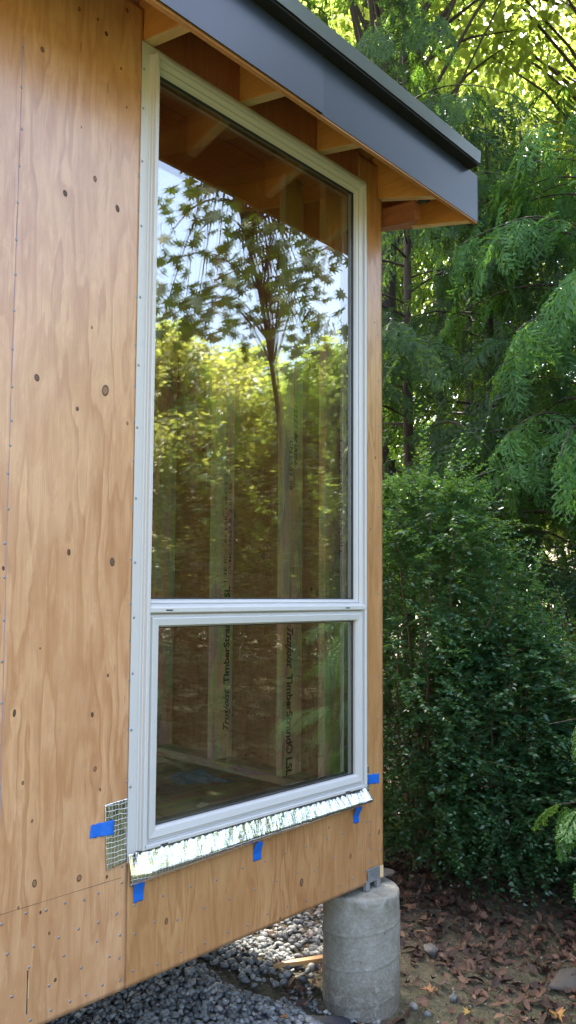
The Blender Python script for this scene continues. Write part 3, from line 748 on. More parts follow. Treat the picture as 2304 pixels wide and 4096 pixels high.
tape([(.026, .242), (.061, .242), (.060, .306), (.021, .308)], 'blue masking tape at the near end of the sill foil', 2, -.0012, up_)
tape([(.523, .246), (.560, .244), (.560, .308), (.521, .310)], 'blue masking tape halfway along the sill foil', 3, -.0012, up_)
tape([(1.077, .260), (1.110, .258), (1.111, .326), (1.069, .326)], 'blue masking tape at the far end of the sill foil', 4, -.0012, lambda u, v: -.02 * np.clip(v * 1.7 - .7, 0, 1))
tape([(1.166, .399), (1.243, .391), (1.245, .431), (1.166, .438)], 'blue masking tape by the lower right window corner', 5, -.0012, lambda u, v: -.004 * np.clip(1 - u * 5, 0, 1))

# ------------------------------------------------------------------ pier, bracket, membrane
PX, PY, PR, PT = 1.203, 0.062, 0.158, -0.030
pr = [(0.0, 0), (.06, .0005), (.11, 0.0), (.1475, -.0015), (.1545, -.0045), (.1578, -.010), (.1585, -.022)]
zz = np.concatenate([np.linspace(-.03, -.48, 110), [-.60]])
pr += [(.1585 + .0012 * math.sin(z * 31), z) for z in zz]
seg = 90; th = np.linspace(0, 2 * np.pi, seg, endpoint=False)
V, Fq, SM = [], [], []
for r0, z0 in pr:
    for q in th:
        # spiral seams left by the cardboard form
        pitch = .135; ph = ((z0 + .02 - .135 * (q / (2 * np.pi))) / pitch) % 1.0
        seam = .0018 * math.exp(-((ph - .5) / .030) ** 2) if z0 < -.045 else 0
        wob = .0012 * math.sin(3 * q + z0 * 9) + .0008 * math.sin(7 * q - z0 * 15)
        rr = r0 + (seam + wob if r0 > .15 else 0)
        hh = .003 * math.sin(q * 2 + r0 * 40) * min(1, r0 / .1) if z0 > -.03 else 0
        V.append((rr * math.cos(q), rr * math.sin(q), z0 + hh)); SM.append(seam / .0018 if z0 < -.045 else 0)
for i in range(len(pr) - 1):
    for j in range(seg):
        j2 = (j + 1) % seg
        Fq.append((i * seg + j, (i + 1) * seg + j, (i + 1) * seg + j2, i * seg + j2))
o = link('concrete_pier', npmesh('concrete_pier', V, Fq, {'seam': SM}, smooth=True), M['concrete'], None, (PX, PY, PT))
bm = bmesh.new(); bm.from_mesh(o.data); bmesh.ops.remove_doubles(bm, verts=bm.verts[:], dist=1e-5); bmesh.ops.recalc_face_normals(bm, faces=bm.faces[:]); bm.to_mesh(o.data); bm.free()
tag(o, 'round grey concrete pier with spiral form seams under the cabin corner', 'pier')

br = empty('post_bracket', (1.207, .03, PT + .002))
tag(br, 'galvanised steel post bracket between cabin corner and concrete pier', 'bracket')
def bxl(name, lo, hi, mt, par, bev=.0008): return box(name, lo, hi, M[mt], par, bev)
bxl('side_plate', (-.040, -.0335, .030), (.040, -.0305, .084), 'galv', br)
bxl('side_plate', (-.040, .085, .030), (.040, .088, .084), 'galv', br)
bxl('seat_plate', (-.040, -.0303, .0285), (.040, .0848, .0318), 'galv', br)
for x in (-.050, .020):
    bxl('standoff_leg', (x, -.034, .0005), (x + .022, -.016, .040), 'galv', br)
    bxl('standoff_leg', (x, .06, .0005), (x + .022, .078, .030), 'galv', br)
for x, z in ((-.02, .06), (.02, .065)):
    o = link('screw', nail_me, None, br, (x, -.0342, z))
po = box('corner_post', (1.2485, -.002, .004), (1.2715, .012 - .0125, .052), M['rafter_pale'], house)
box('corner_post', (1.1695, .0355, .034), (1.2455, .11, .30), M['lsl'], house)

def sheet(name, outline, z0, matl, fn, thick=.002):
    bm = bmesh.new()
    vs_ = [bm.verts.new((x, y, 0)) for x, y in outline]; f = bm.faces.new(vs_)
    bmesh.ops.triangulate(bm, faces=[f])
    bmesh.ops.subdivide_edges(bm, edges=bm.edges[:], cuts=3, use_grid_fill=True)
    for v in bm.verts: v.co.z = z0 + fn(v.co.x, v.co.y)
    ex = bmesh.ops.extrude_face_region(bm, geom=bm.faces[:])
    bmesh.ops.translate(bm, vec=(0, 0, thick), verts=[v for v in ex['geom'] if isinstance(v, bmesh.types.BMVert)])
    bmesh.ops.recalc_face_normals(bm, faces=bm.faces[:])
    me = bpy.data.meshes.new(name); bm.to_mesh(me); bm.free()
    for p in me.polygons: p.use_smooth = True
    return link(name, me, matl)
o = sheet('roofing_membrane', [(1.10, .12), (1.20, .09), (1.262, .016), (1.31, .0), (1.355, -.004), (1.372, .02), (1.362, .07), (1.32, .15), (1.2, .2), (1.09, .2)], PT + .012, M['black_sheet'],
          lambda x, y: .003 * math.sin(x * 40) + max(0, x - 1.22) * .14)
tag(o, 'torn black membrane scrap sticking out on top of the pier', 'membrane')
o = sheet('landscape_fabric', [(.80, -.30), (.93, -.22), (1.05, -.09), (1.055, -.02), (1.02, .04), (.97, .06), (.95, .12), (.93, .22), (.86, .28), (.70, .25), (.60, .0), (.68, -.25)], GZ + .012, M['fabric'],
          lambda x, y: .010 * math.sin(x * 22 + y * 9) + .005 * math.sin(y * 33) + .004)
tag(o, 'dark landscape fabric edge curling out from under the gravel', 'fabric')

# ------------------------------------------------------------------ gravel
def ico(sub):
    bm = bmesh.new(); bmesh.ops.create_icosphere(bm, subdivisions=sub, radius=1.0)
    V = np.array([v.co[:] for v in bm.verts]); F = np.array([[v.index for v in f.verts] for f in bm.faces]); bm.free()
    return V, F
def ball(seg, rings):
    bm = bmesh.new(); bmesh.ops.create_uvsphere(bm, u_segments=seg, v_segments=rings, radius=1.0); bmesh.ops.triangulate(bm, faces=bm.faces[:])
    V = np.array([v.co[:] for v in bm.verts]); F = np.array([[v.index for v in f.verts] for f in bm.faces]); bm.free()
    return V, F
IV, IF = ball(7, 4)
def rot_mats(n, r, tilt=np.pi):
    a, b2, c = r.uniform(0, 2 * np.pi, n), r.uniform(-tilt, tilt, n), r.uniform(-tilt, tilt, n)
    ca, sa, cb, sb, cc, s_c = np.cos(a), np.sin(a), np.cos(b2), np.sin(b2), np.cos(c), np.sin(c)
    z, o1 = np.zeros(n), np.ones(n)
    Rz = np.stack([np.stack([ca, -sa, z], -1), np.stack([sa, ca, z], -1), np.stack([z, z, o1], -1)], 1)
    Ry = np.stack([np.stack([cb, z, sb], -1), np.stack([z, o1, z], -1), np.stack([-sb, z, cb], -1)], 1)
    Rx = np.stack([np.stack([o1, z, z], -1), np.stack([z, cc, -s_c], -1), np.stack([z, s_c, cc], -1)], 1)
    return Rz @ Ry @ Rx
def scatter(V, F, pos, mats, scl, var):
    """instances of template (V,F) as one mesh; scl (n,3) or (n,1)"""
    n, k = len(pos), len(V)
    P = np.einsum('nij,nkj->nki', mats, V[None] * scl[:, None, :]) + pos[:, None, :]
    Fa = (F[None] + (np.arange(n) * k)[:, None, None]).reshape(-1, F.shape[1])
    return P.reshape(-1, 3), Fa, np.repeat(var, k)
def gravel_top(x, y):      # a bed heaped under the cabin, edge near the pier
    edge = .93 - .10 * np.clip(y - .1, -1, .5) + .03 * np.sin(y * 9)
    t_ = np.clip((edge - x) / .10, 0, 1)
    return .050 * t_ * t_ * (3 - 2 * t_)
r = np.random.default_rng(5)
pos, rad = [], []
for (n_, x0, x1, y0, y1, s0, s1) in ((6200, -.02, .96, -.35, 1.15, .007, .0165), (1700, .2, 2.4, 1.1, 2.2, .010, .020), (1100, .95, 1.75, .32, 1.15, .011, .020), (160, .95, 1.15, -.12, .3, .006, .014)):
    x = r.uniform(x0, x1, n_); y = r.uniform(y0, y1, n_)
    edge = .93 - .10 * np.clip(y - .1, -1, .5) + .03 * np.sin(y * 9)
    sz = r.uniform(s0, s1, n_)
    if x1 < 1.0:
        k = x < edge + .02; x, y, sz = x[k], y[k], sz[k]
    if s0 == .011:
        k = ((x - 1.3) / .5) ** 2 + ((y - .75) / .45) ** 2 < r.uniform(.5, 1.2, len(x)); x, y, sz = x[k], y[k], sz[k]
    k = (x - PX) ** 2 + (y - PY) ** 2 > (.158 + .02) ** 2; x, y, sz = x[k], y[k], sz[k]
    z = GZ + ground_h(x, y) + gravel_top(x, y) + sz * .35 + r.uniform(-.006, .012, len(x))
    pos.append(np.stack([x, y, z], -1)); rad.append(sz)
pos = np.concatenate(pos); rad = np.concatenate(rad); n_ = len(pos)
Vs, Fs, Av, off = [], [], [], 0
for k in range(6):
    sel = np.arange(n_) % 6 == k
    nz_ = np.random.default_rng(20 + k)
    d = 1 + .20 * np.sin(IV @ nz_.normal(0, 1.8, 3) + k) + .16 * np.sin(IV @ nz_.normal(0, 3.0, 3) + 2 * k)
    VV = IV * d[:, None]
    sc3 = rad[sel][:, None] * np.stack([r.uniform(.95, 1.35, sel.sum()), r.uniform(.7, 1.0, sel.sum()), r.uniform(.5, .8, sel.sum())], -1)
    a, b2, c = scatter(VV, IF, pos[sel], rot_mats(sel.sum(), r, .6), sc3, np.clip(r.normal(.45, .28, sel.sum()), 0, 1))
    Vs.append(a); Fs.append(b2 + off); Av.append(c); off += len(a)
# a filled bed under the loose stones so no soil shows through
o = link('gravel', npmesh('gravel', np.concatenate(Vs), np.concatenate(Fs), {'var': np.concatenate(Av)}, smooth=True), M['pebble'])
tag(o, 'rounded grey river gravel spread under the raised cabin', 'gravel', kind='stuff')
xg, yg = np.meshgrid(np.linspace(-.4, 1.02, 60), np.linspace(-.4, 1.2, 60))
bedz = GZ + ground_h(xg, yg) + gravel_top(xg, yg) - .004 - .03 * (gravel_top(xg, yg) < .002)
idx = np.arange(3600).reshape(60, 60); F = np.stack([idx[:-1, :-1], idx[:-1, 1:], idx[1:, 1:], idx[1:, :-1]], -1).reshape(-1, 4)
o = link('gravel_bed', npmesh('gravel_bed', np.stack([xg, yg, bedz], -1).reshape(-1, 3), F, {'var': np.full(3600, .1)}, smooth=True), M['pebble'])
tag(o, kind='structure')

# stake
st = prism('wooden_stake', [(0, 0), (.10, -.012), (.30, -.016), (.30, .016), (.10, .012)], 2, 0, .020, M['stake'], None, .001)
st.location = (1.105, .475, GZ + .022); st.rotation_euler = (R(4), R(-2), R(-32))
tag(st, 'pointed pale wooden stake lying on the gravel behind the pier', 'stake')

# ------------------------------------------------------------------ vegetation
def kite(p, d, nrm_side, ln, wd):
    """rhombus leaf from p along d"""
    return [p, p + d * ln * .45 + nrm_side * wd, p + d * ln, p + d * ln * .45 - nrm_side * wd]
def spray_template(nl, ns, droop=.35, seed=0, wide=.30, sub_w=.020):
    """flat fan of cedar foliage, axis +X, length 1, lying in XY, drooping in -Z"""
    r = np.random.default_rng(seed); V, F = [], []
    def add(p, d, ln, wd):
        d = np.array(d) / np.linalg.norm(d); s = np.array([-d[1], d[0]])
        q = kite(np.array(p), d, s, ln, wd); k = len(V)
        V.extend([(a[0], a[1], 0) for a in q]); F.append((k, k + 1, k + 2, k + 3))
    add((0, 0), (1, 0), 1.0, .007)
    for i in range(nl):
        t = (i + .6) / nl
        for sgn in (-1, 1):
            tt = min(.97, t + (.4 / nl if sgn > 0 else 0) + r.uniform(-.01, .01))
            ln = wide * (math.sin(math.pi * min(1, tt * .82 + .16)) ** .8) * r.uniform(.75, 1.12) + .05
            ang = R(r.uniform(36, 56)) * sgn
            d = np.array([math.cos(ang), math.sin(ang)]); p = np.array([tt, 0.0])
            add(p, d, ln, .016 if ns else .035)
            for j in range(ns):
                u = (j + .7) / (ns + .3); pp = p + d * ln * u
                for s2 in ((-1, 1) if ns > 2 else (1 if j % 2 else -1,)):
                    a2 = ang + s2 * R(r.uniform(28, 46)); add(pp, (math.cos(a2), math.sin(a2)), ln * r.uniform(.26, .42) * (1.1 - .5 * u), sub_w)
    V = np.array(V, float); F = np.array(F)
    V[:, 2] = -droop * V[:, 0] ** 2 - .5 * np.abs(V[:, 1]) ** 1.5 * 1.0 + .012 * r.standard_normal(len(V))
    return V, F
SPR_HI = [spray_template(11, 4, .30, s) for s in (1, 2, 3)]
SPR_MID = [spray_template(9, 2, .35, s, .30, .022) for s in (4, 5, 6)]
SPR_FIN = [spray_template(10, 3, .35, s, .28, .016) for s in (14, 15, 16)]
SPR_XLO = [spray_template(6, 0, .35, s, .34, .04) for s in (17, 18)]
SPR_LO = [spray_template(6, 1, .35, s, .30, .035) for s in (7, 8)]

def frames(D, Up):
    """D,Up (n,3) -> rotation matrices with x=D, z~Up"""
    D = D / np.linalg.norm(D, axis=1)[:, None]
    Yv = np.cross(Up, D); Yv /= np.linalg.norm(Yv, axis=1)[:, None] + 1e-9
    Zv = np.cross(D, Yv)
    return np.stack([D, Yv, Zv], -1)

def cedar(loc, h, seed, label, trunk_r=.09, lmax=1.9, h0=.4, nlimb=46, per=26, tpl=SPR_MID, slen=(.26, .46), mt='cedar', lean=(0, 0), name='cedar_tree', droopy=.5, facing=None):
    r = np.random.default_rng(seed)
    root = empty(name, loc); tag(root, label, 'tree', 'cedars beside the cabin' if name == 'cedar_tree' else None)
    zt = np.linspace(-.1, h, 14)
    P = np.stack([lean[0] * (zt / h) ** 1.2 + .03 * np.sin(zt * 1.3), lean[1] * (zt / h) ** 1.2 + .03 * np.cos(zt * .9), zt], -1)
    paths = [(P, trunk_r * (1.08 - zt / h))]
    B, Dd, Ups, S = [], [], [], []
    for i in range(nlimb):
        f = (i + r.uniform(0, .9)) / nlimb; hz = h0 + (h - h0) * f ** .95
        ln = lmax * (1 - .78 * f ** 1.4) * r.uniform(.65, 1.1)
        az = r.uniform(0, 2 * np.pi) if facing is None or r.uniform() > .6 else facing + r.normal(0, .8)
        c = np.array([math.cos(az), math.sin(az), 0])
        k = 9; t = np.linspace(0, 1, k)
        base = np.array([np.interp(hz, zt, P[:, 0]), np.interp(hz, zt, P[:, 1]), hz])
        zz_ = .18 * np.sin(t * 2.2) - droopy * t ** 2 + .16 * t ** 4
        side = np.array([-c[1], c[0], 0]) * r.normal(0, .12)
        Q = base + (c[None] * t[:, None] + side[None] * (t ** 2)[:, None]) * ln + np.array([0, 0, 1])[None] * (zz_ * ln)[:, None]
        paths.append((Q, .0085 * ln * (1.05 - t) + .0015))
        m_ = max(6, int(per * ln / lmax))
        tq = np.clip(r.uniform(.04, 1.02, m_), 0, 1)
        pq = np.stack([np.interp(tq, t, Q[:, j]) for j in range(3)], -1)
        tg = np.gradient(Q, axis=0); tg = np.stack([np.interp(tq, t, tg[:, j]) for j in range(3)], -1); tg /= np.linalg.norm(tg, axis=1)[:, None]
        sd_ = np.cross(tg, [0, 0, 1.0]) * r.choice([-1, 1], m_)[:, None]
        d = tg * r.uniform(.2, .9, m_)[:, None] + sd_ * r.uniform(.2, 1.0, m_)[:, None] + np.array([0, 0, -1]) * r.uniform(.05, .95, m_)[:, None]
        u_ = np.array([0, 0, 1.0])[None] + tg * .5 + r.normal(0, .35, (m_, 3))
        B.append(pq); Dd.append(d); Ups.append(u_); S.append(r.uniform(*slen, m_) * (.75 + .35 * tq))
    B, Dd, Ups, S = map(np.concatenate, (B, Dd, Ups, S))
    mats = frames(Dd, Ups); n_ = len(B)
    Vs, Fs, Av, off = [], [], [], 0
    vr = np.clip(r.normal(.45, .28, n_), 0, 1)
    for k, (V, F) in enumerate(tpl):
        sel = np.arange(n_) % len(tpl) == k
        a, b2, c = scatter(V, F, B[sel], mats[sel], S[sel][:, None] * np.ones((1, 3)), vr[sel])
        Vs.append(a); Fs.append(b2 + off); Av.append(c); off += len(a)
    link('crown', npmesh('crown', np.concatenate(Vs), np.concatenate(Fs), {'var': np.concatenate(Av)}), M[mt], root)
    V, F = tube_np(paths[:1], 12); link('trunk', npmesh('trunk', V, F, {'var': r.uniform(.2, .8, len(V))}, True), M['bark'], root)
    V, F = tube_np(paths[1:], 4); link('limbs', npmesh('limbs', V, F, {'var': r.uniform(.0, .6, len(V))}, True), M['bark'], root)
    return root

# broad leaf: two folded halves
LV = np.array([(0, 0, 0), (.30, .20, .05), (.68, .17, .05), (1, 0, -.06), (.68, -.17, .05), (.30, -.20, .05), (.5, 0, -.02)])
LF = np.array([(0, 6, 1), (1, 6, 2), (2, 6, 3), (0, 5, 6), (5, 4, 6), (4, 3, 6)])
OV = np.array([(0, 0, 0), (.38, .30, .04), (1, 0, -.05), (.38, -.30, .04)]); OF = np.array([(0, 2, 1), (0, 3, 2)])

# ------------------------------------------------------------------ fallen leaves and soil crumbs
def maple_leaf_template(lob=.5):
    a = [(-90, .10), (-60, .42), (-35, .30), (-12, .80), (2, .42), (28, .86), (48, .46), (62, .80), (76, .52), (90, 1.0), (104, .52), (118, .80), (132, .46), (152, .86), (178, .42), (192, .80), (215, .30), (240, .42)]
    V = [(0, 0, 0)] + [(q * math.cos(R(t_)), q * math.sin(R(t_)), 0) for t_, q in a]
    V = np.array(V); V[:, 2] = .16 * (np.abs(V[:, 0]) ** 1.5) - .10 * V[:, 1] ** 2
    n = len(a); F = np.array([(0, 1 + i, 1 + (i + 1) % n) for i in range(n)])
    return V, F
MV, MF = maple_leaf_template()
def curl(V, k, ax):
    W = V.copy(); u = W[:, ax]; W[:, 2] += k * u ** 2; W[:, ax] = np.sin(u * (abs(k) * .9 + .01)) / (abs(k) * .9 + .01)
    return W
r = np.random.default_rng(9)
Vs, Fs, Av, off = [], [], [], 0
def put(V, F, pos, mats, scl, var):
    global off
    a, b2, c = scatter(V, F, pos, mats, scl, var); Vs.append(a); Fs.append(b2 + off); Av.append(c); off += len(a)
for k in range(8):
    n_ = 1700
    x = r.uniform(.95, 4.2, n_); y = r.uniform(-1.7, 2.6, n_)
    # litter thins to bare soil close to the pier
    dens = np.clip(.12 + .9 * np.clip((np.hypot(x - 1.05, (y + .25) * 1.1) - .28) / .55, 0, 1), 0, 1)
    dens = np.where((y > .35) & (x < 1.7), np.clip((np.hypot((x - 1.25) / .5, (y - .7) / .42) - .8) * 2, .12, 1), dens)
    kk = (r.uniform(0, 1, n_) < dens) & ((x - PX) ** 2 + (y - PY) ** 2 > .19 ** 2) & (x > .98)
    x, y = x[kk], y[kk]; n_ = len(x)
    V = curl(curl(MV, r.uniform(-.9, 1.1), 0), r.uniform(-.7, .9), 1)
    z = GZ + ground_h(x, y) + .006 + r.uniform(0, .022, n_)
    s_ = r.uniform(.012, .042, n_)[:, None] * np.ones((1, 3))
    if k % 2:
        put(curl(curl(LV, r.uniform(-.8, 1.2), 1) - np.array([.5, 0, 0]), r.uniform(-.5, 1.2), 0), LF, np.stack([x, y, z], -1), rot_mats(n_, r, .7), s_ * np.array([[1.9, 2.2, 1.9]]), r.uniform(0, 1, n_) ** 1.3)
    else:
        put(V, MF, np.stack([x, y, z], -1), rot_mats(n_, r, .65), s_, r.uniform(0, 1, n_) ** 1.3)
o = link('leaf_litter', npmesh('leaf_litter', np.concatenate(Vs), np.concatenate(Fs), {'var': np.concatenate(Av)}), M['litter'])
tag(o, 'brown fallen leaves covering the ground beneath the shrubs', 'leaf litter', kind='stuff')
Vs, Fs, Av, off = [], [], [], 0
n_ = 3600; x = r.uniform(.9, 2.2, n_); y = r.uniform(-1.2, 1.3, n_); kk = (x - PX) ** 2 + (y - PY) ** 2 > .165 ** 2; x, y = x[kk], y[kk]; n_ = len(x)
J1, J1f = ico(1)
put(J1, J1f, np.stack([x, y, GZ + ground_h(x, y) + .001], -1), rot_mats(n_, r), (r.uniform(.002, .007, n_) ** 1.0)[:, None] * np.stack([np.ones(n_), r.uniform(.6, 1, n_), r.uniform(.4, .8, n_)], -1), r.uniform(0, 1, n_) ** 1.6)
o = link('soil_crumbs', npmesh('soil_crumbs', np.concatenate(Vs), np.concatenate(Fs), {'var': np.concatenate(Av)}), M['crumb'])
tag(o, 'loose soil crumbs and grit around the pier', 'soil', kind='stuff')
def single_leaf(loc, size, col, label, rz, tilt=.2):
    m_ = plain('leaf_' + label.split()[0], col, .6, 0, .25, 40)
    V = curl(curl(MV, .5, 0), -.4, 1) * size
    V2 = np.concatenate([V, V - np.array([0, 0, .0008])]); F2 = np.concatenate([MF, MF[:, ::-1] + len(V)])
    o = link('fallen_leaf', npmesh('fallen_leaf', V2, F2), m_, None, loc, (tilt, .1, rz))
    return tag(o, label, 'leaf', 'single bright fallen leaves')
def gz(x, y): return GZ + float(ground_h(np.array(x), np.array(y)))
single_leaf((1.425, -.127, gz(1.425, -.127) + .02), .045, (.27, .12, .045), 'orange curled leaf on bare soil right of the pier', .4, .5)
single_leaf((1.42, -.314, gz(1.42, -.314) + .015), .035, (.30, .19, .05), 'yellow leaf fallen on soil near the bottom edge', 1.4, .3)
single_leaf((1.64, -.575, gz(1.64, -.575) + .02), .05, (.34, .18, .04), 'golden five lobed maple leaf at the lower right', 2.4, .3)
single_leaf((.775, .08, GZ + .085), .028, (.30, .13, .045), 'brown leaf lying on the gravel', .9, .5)
def rock(loc, size, col, label, seed):
    r_ = np.random.default_rng(seed); V, F = ico(3)
    d = 1 + .18 * np.sin(V @ r_.normal(0, 2, 3)) + .10 * np.sin(V @ r_.normal(0, 4, 3)) + .07 * np.sin(V @ r_.normal(0, 7, 3)) + .05 * np.sin(V @ r_.normal(0, 13, 3)) + .03 * np.sin(V @ r_.normal(0, 21, 3))
    o = link('stone', npmesh('stone', V * d[:, None] * np.array(size), F, smooth=True), plain('stone_%d' % seed, col, .75, 0, .3, 30, .4), None, loc, (0, 0, seed))
    return tag(o, label, 'stone', 'single stones among the leaves')
rock((1.302, -.134, gz(1.302, -.134) + .010), (.019, .015, .013), (.19, .18, .16), 'pale rounded pebble right beside the pier', 1)
rock((1.300, -.195, gz(1.3, -.195) + .008), (.015, .013, .011), (.14, .14, .13), 'grey pebble in front of the pale pebble', 2)
rock((1.459, -.217, gz(1.459, -.217) + .012), (.020, .013, .016), (.13, .13, .125), 'upright grey pebble on bare soil amid leaf scraps', 3)
rock((1.731, .072, gz(1.731, .072) + .02), (.05, .026, .022), (.10, .095, .085), 'flat grey stone half buried in leaf litter', 4)
rock((1.93, -.51, gz(1.93, -.51) + .005), (.135, .065, .045), (.085, .07, .055), 'large weathered brown grey rock at the right edge', 6)

def shrub(loc, rx, ry, h, ntw, seed, label, leaf=(.022, .042), mt='box', per=26, zlow=.1, grp='evergreen shrubs beside the cabin', twl=(.16, .36), nstem=9):
    r = np.random.default_rng(seed)
    root = empty('evergreen_shrub', loc); tag(root, label, 'shrub', grp)
    # twig bases spread through a lumpy envelope, most near its skin
    fz = r.uniform(0, 1, ntw) ** .9
    th_ = r.uniform(0, 2 * np.pi, ntw)
    prof = np.sqrt(np.clip(1 - np.abs((fz - .42) / .60) ** 2.6, 0.04, 1)) * np.where(fz < .42, .55 + .45 * (fz / .42) ** .6, 1)
    lump = 1 + .20 * np.sin(th_ * 3 + seed + fz * 6) + .14 * np.sin(th_ * 5 + 2 * seed - fz * 11)
    q = r.uniform(.25, 1.0, ntw) ** .5 * lump * prof
    d = np.stack([np.cos(th_), np.sin(th_), (fz - .4) * 1.2], -1); d /= np.linalg.norm(d, axis=1)[:, None]
    base = np.stack([np.cos(th_) * q * rx, np.sin(th_) * q * ry, zlow + fz * (h - zlow)], -1)
    dr = d * np.array([1, 1, .5]) + r.normal(0, .45, (ntw, 3)) + np.array([0, 0, .30])
    dr /= np.linalg.norm(dr, axis=1)[:, None]
    ln = r.uniform(*twl, ntw)
    sh = (r.uniform(0, 1, ntw) < .07) & (fz > .55); ln = np.where(sh, ln * 1.9, ln); dr[sh] = dr[sh] * .35 + np.array([0, 0, .9])
    sag = r.uniform(.0, .9, ntw)
    t = np.linspace(0, 1, per)
    # points on each twig
    P = base[:, None, :] + dr[:, None, :] * (ln[:, None] * t[None])[..., None]
    P[:, :, 2] -= sag[:, None] * ln[:, None] * t[None] ** 2 * .8
    Tn = np.gradient(P, axis=1); Tn /= np.linalg.norm(Tn, axis=2)[..., None]
    side = np.cross(Tn, np.array([0, 0, 1.0]) + r.normal(0, .15, (ntw, 1, 3))); side /= np.linalg.norm(side, axis=2)[..., None] + 1e-9
    sgn = np.where(np.arange(per) % 2 == 0, 1, -1)[None, :, None]
    ld = side * sgn + Tn * r.uniform(.3, .8, (ntw, per, 1)) + r.normal(0, .22, (ntw, per, 3))
    upv = np.array([0, 0, 1.0]) + r.normal(0, .45, (ntw, per, 3))
    Pm, ld, upv = P.reshape(-1, 3), ld.reshape(-1, 3), upv.reshape(-1, 3)
    mats = frames(ld, upv); n_ = len(Pm)
    s_ = r.uniform(*leaf, n_) * (1.1 - .35 * np.tile(t, ntw))
    vr = np.clip(np.repeat(r.normal(.4, .22, ntw), per) + r.normal(0, .16, n_), 0, 1)
    V, F, A = scatter(OV * np.array([1, .95, 1]), OF, Pm, mats, s_[:, None] * np.ones((1, 3)), vr)
    link('foliage', npmesh('foliage', V, F, {'var': A}), M[mt], root)
    paths = [(P[i][::8], np.linspace(.0012, .0005, len(P[i][::8]))) for i in range(0, ntw, 2)]
    for i in range(nstem):
        a = r.uniform(0, 6.28); e = base[r.integers(ntw)]
        k = np.linspace(0, 1, 9)[:, None]
        st0 = np.array([math.cos(a) * .06, math.sin(a) * .06, -.05])
        Q = st0 * (1 - k) + e * k; Q[:, 2] += .12 * np.sin(k[:, 0] * 3.1); Q += r.normal(0, .012, Q.shape)
        paths.append((Q, np.linspace(.016, .005, 9)))
    V, F = tube_np(paths, 3); link('stems', npmesh('stems', V, F, {'var': r.uniform(0, 1, len(V))}, True), M['twig'], root)
    return root

def broadleaf(loc, h, spread, seed, label, mt='maple', nleaf=16000, leaf=(.07, .13), trunk_r=.12, h0=.35, ncl=120, csz=.42, name='broadleaf_tree', grp=None, lean=(0, 0), tpl=None, hang=.35):
    r = np.random.default_rng(seed)
    root = empty(name, loc); tag(root, label, 'tree', grp)
    zt = np.linspace(-.1, h * .92, 12)
    P = np.stack([lean[0] * (zt / h) ** 1.3 + .06 * np.sin(zt * .9 + seed), lean[1] * (zt / h) ** 1.3 + .06 * np.cos(zt * .7 + seed), zt], -1)
    paths = [(P, trunk_r * (1.08 - zt / h))]
    C = []
    for i in range(ncl):
        f = h0 + (1 - h0) * r.uniform(0, 1) ** .85
        prof = math.sin(math.pi * min(1, (f - h0) / (1 - h0) * .80 + .18)) ** .7
        a = r.uniform(0, 6.283); rr = spread * prof * r.uniform(.25, 1.0) ** .6
        bz = h * max(.15, f - r.uniform(.08, .22))
        b0 = np.array([np.interp(bz, zt, P[:, 0]), np.interp(bz, zt, P[:, 1]), bz])
        e = np.array([np.interp(h * f, zt, P[:, 0]) + rr * math.cos(a), np.interp(h * f, zt, P[:, 1]) + rr * math.sin(a), h * f])
        C.append(e)
        k = np.linspace(0, 1, 6)[:, None]; Q = b0 * (1 - k) + e * k; Q[:, 2] += .12 * rr * np.sin(k[:, 0] * 3.14); Q += r.normal(0, .02, Q.shape)
        paths.append((Q, np.linspace(.03, .006, 6) * (trunk_r / .12) ** .5))
    C = np.array(C)
    ci = r.integers(0, ncl, nleaf)
    off_ = r.normal(0, 1, (nleaf, 3)); off_ /= np.linalg.norm(off_, axis=1)[:, None]; off_ *= (r.uniform(0, 1, nleaf) ** .45)[:, None] * csz * r.uniform(.7, 1.25, ncl)[ci][:, None]
    pos = C[ci] + off_ * np.array([1.15, 1.15, .6])
    d = off_ / csz + r.normal(0, .5, (nleaf, 3)) + np.array([0, 0, -hang])
    upv = np.array([0, 0, 1.0]) + r.normal(0, .5, (nleaf, 3))
    s_ = r.uniform(*leaf, nleaf)
    vr = np.clip(np.repeat(r.normal(.5, .22, ncl)[None], 1, 0)[0][ci] + r.normal(0, .15, nleaf), 0, 1)
    TV, TF = tpl if tpl else (LV, LF)
    V, F, A = scatter(TV, TF, pos, frames(d, upv), s_[:, None] * np.ones((1, 3)), vr)
    link('crown', npmesh('crown', V, F, {'var': A}), M[mt], root)
    V, F = tube_np(paths[:1], 12); link('trunk', npmesh('trunk', V, F, {'var': r.uniform(.1, .7, len(V))}, True), M['bark'], root)
    V, F = tube_np(paths[1:], 4); link('limbs', npmesh('limbs', V, F, {'var': r.uniform(0, .6, len(V))}, True), M['bark'], root)
    return root

def at(az, rr, z=None):
    x = CX + rr * math.sin(R(az)); y = -CD + rr * math.cos(R(az))
    return (x, y, gz(x, y) if z is None else z)
def vat(az, rr):       # stands where the window mirrors it: az from -Y towards +X
    x = CX + rr * math.sin(R(az)); y = CD - rr * math.cos(R(az))
    return (x, y, gz(x, y))

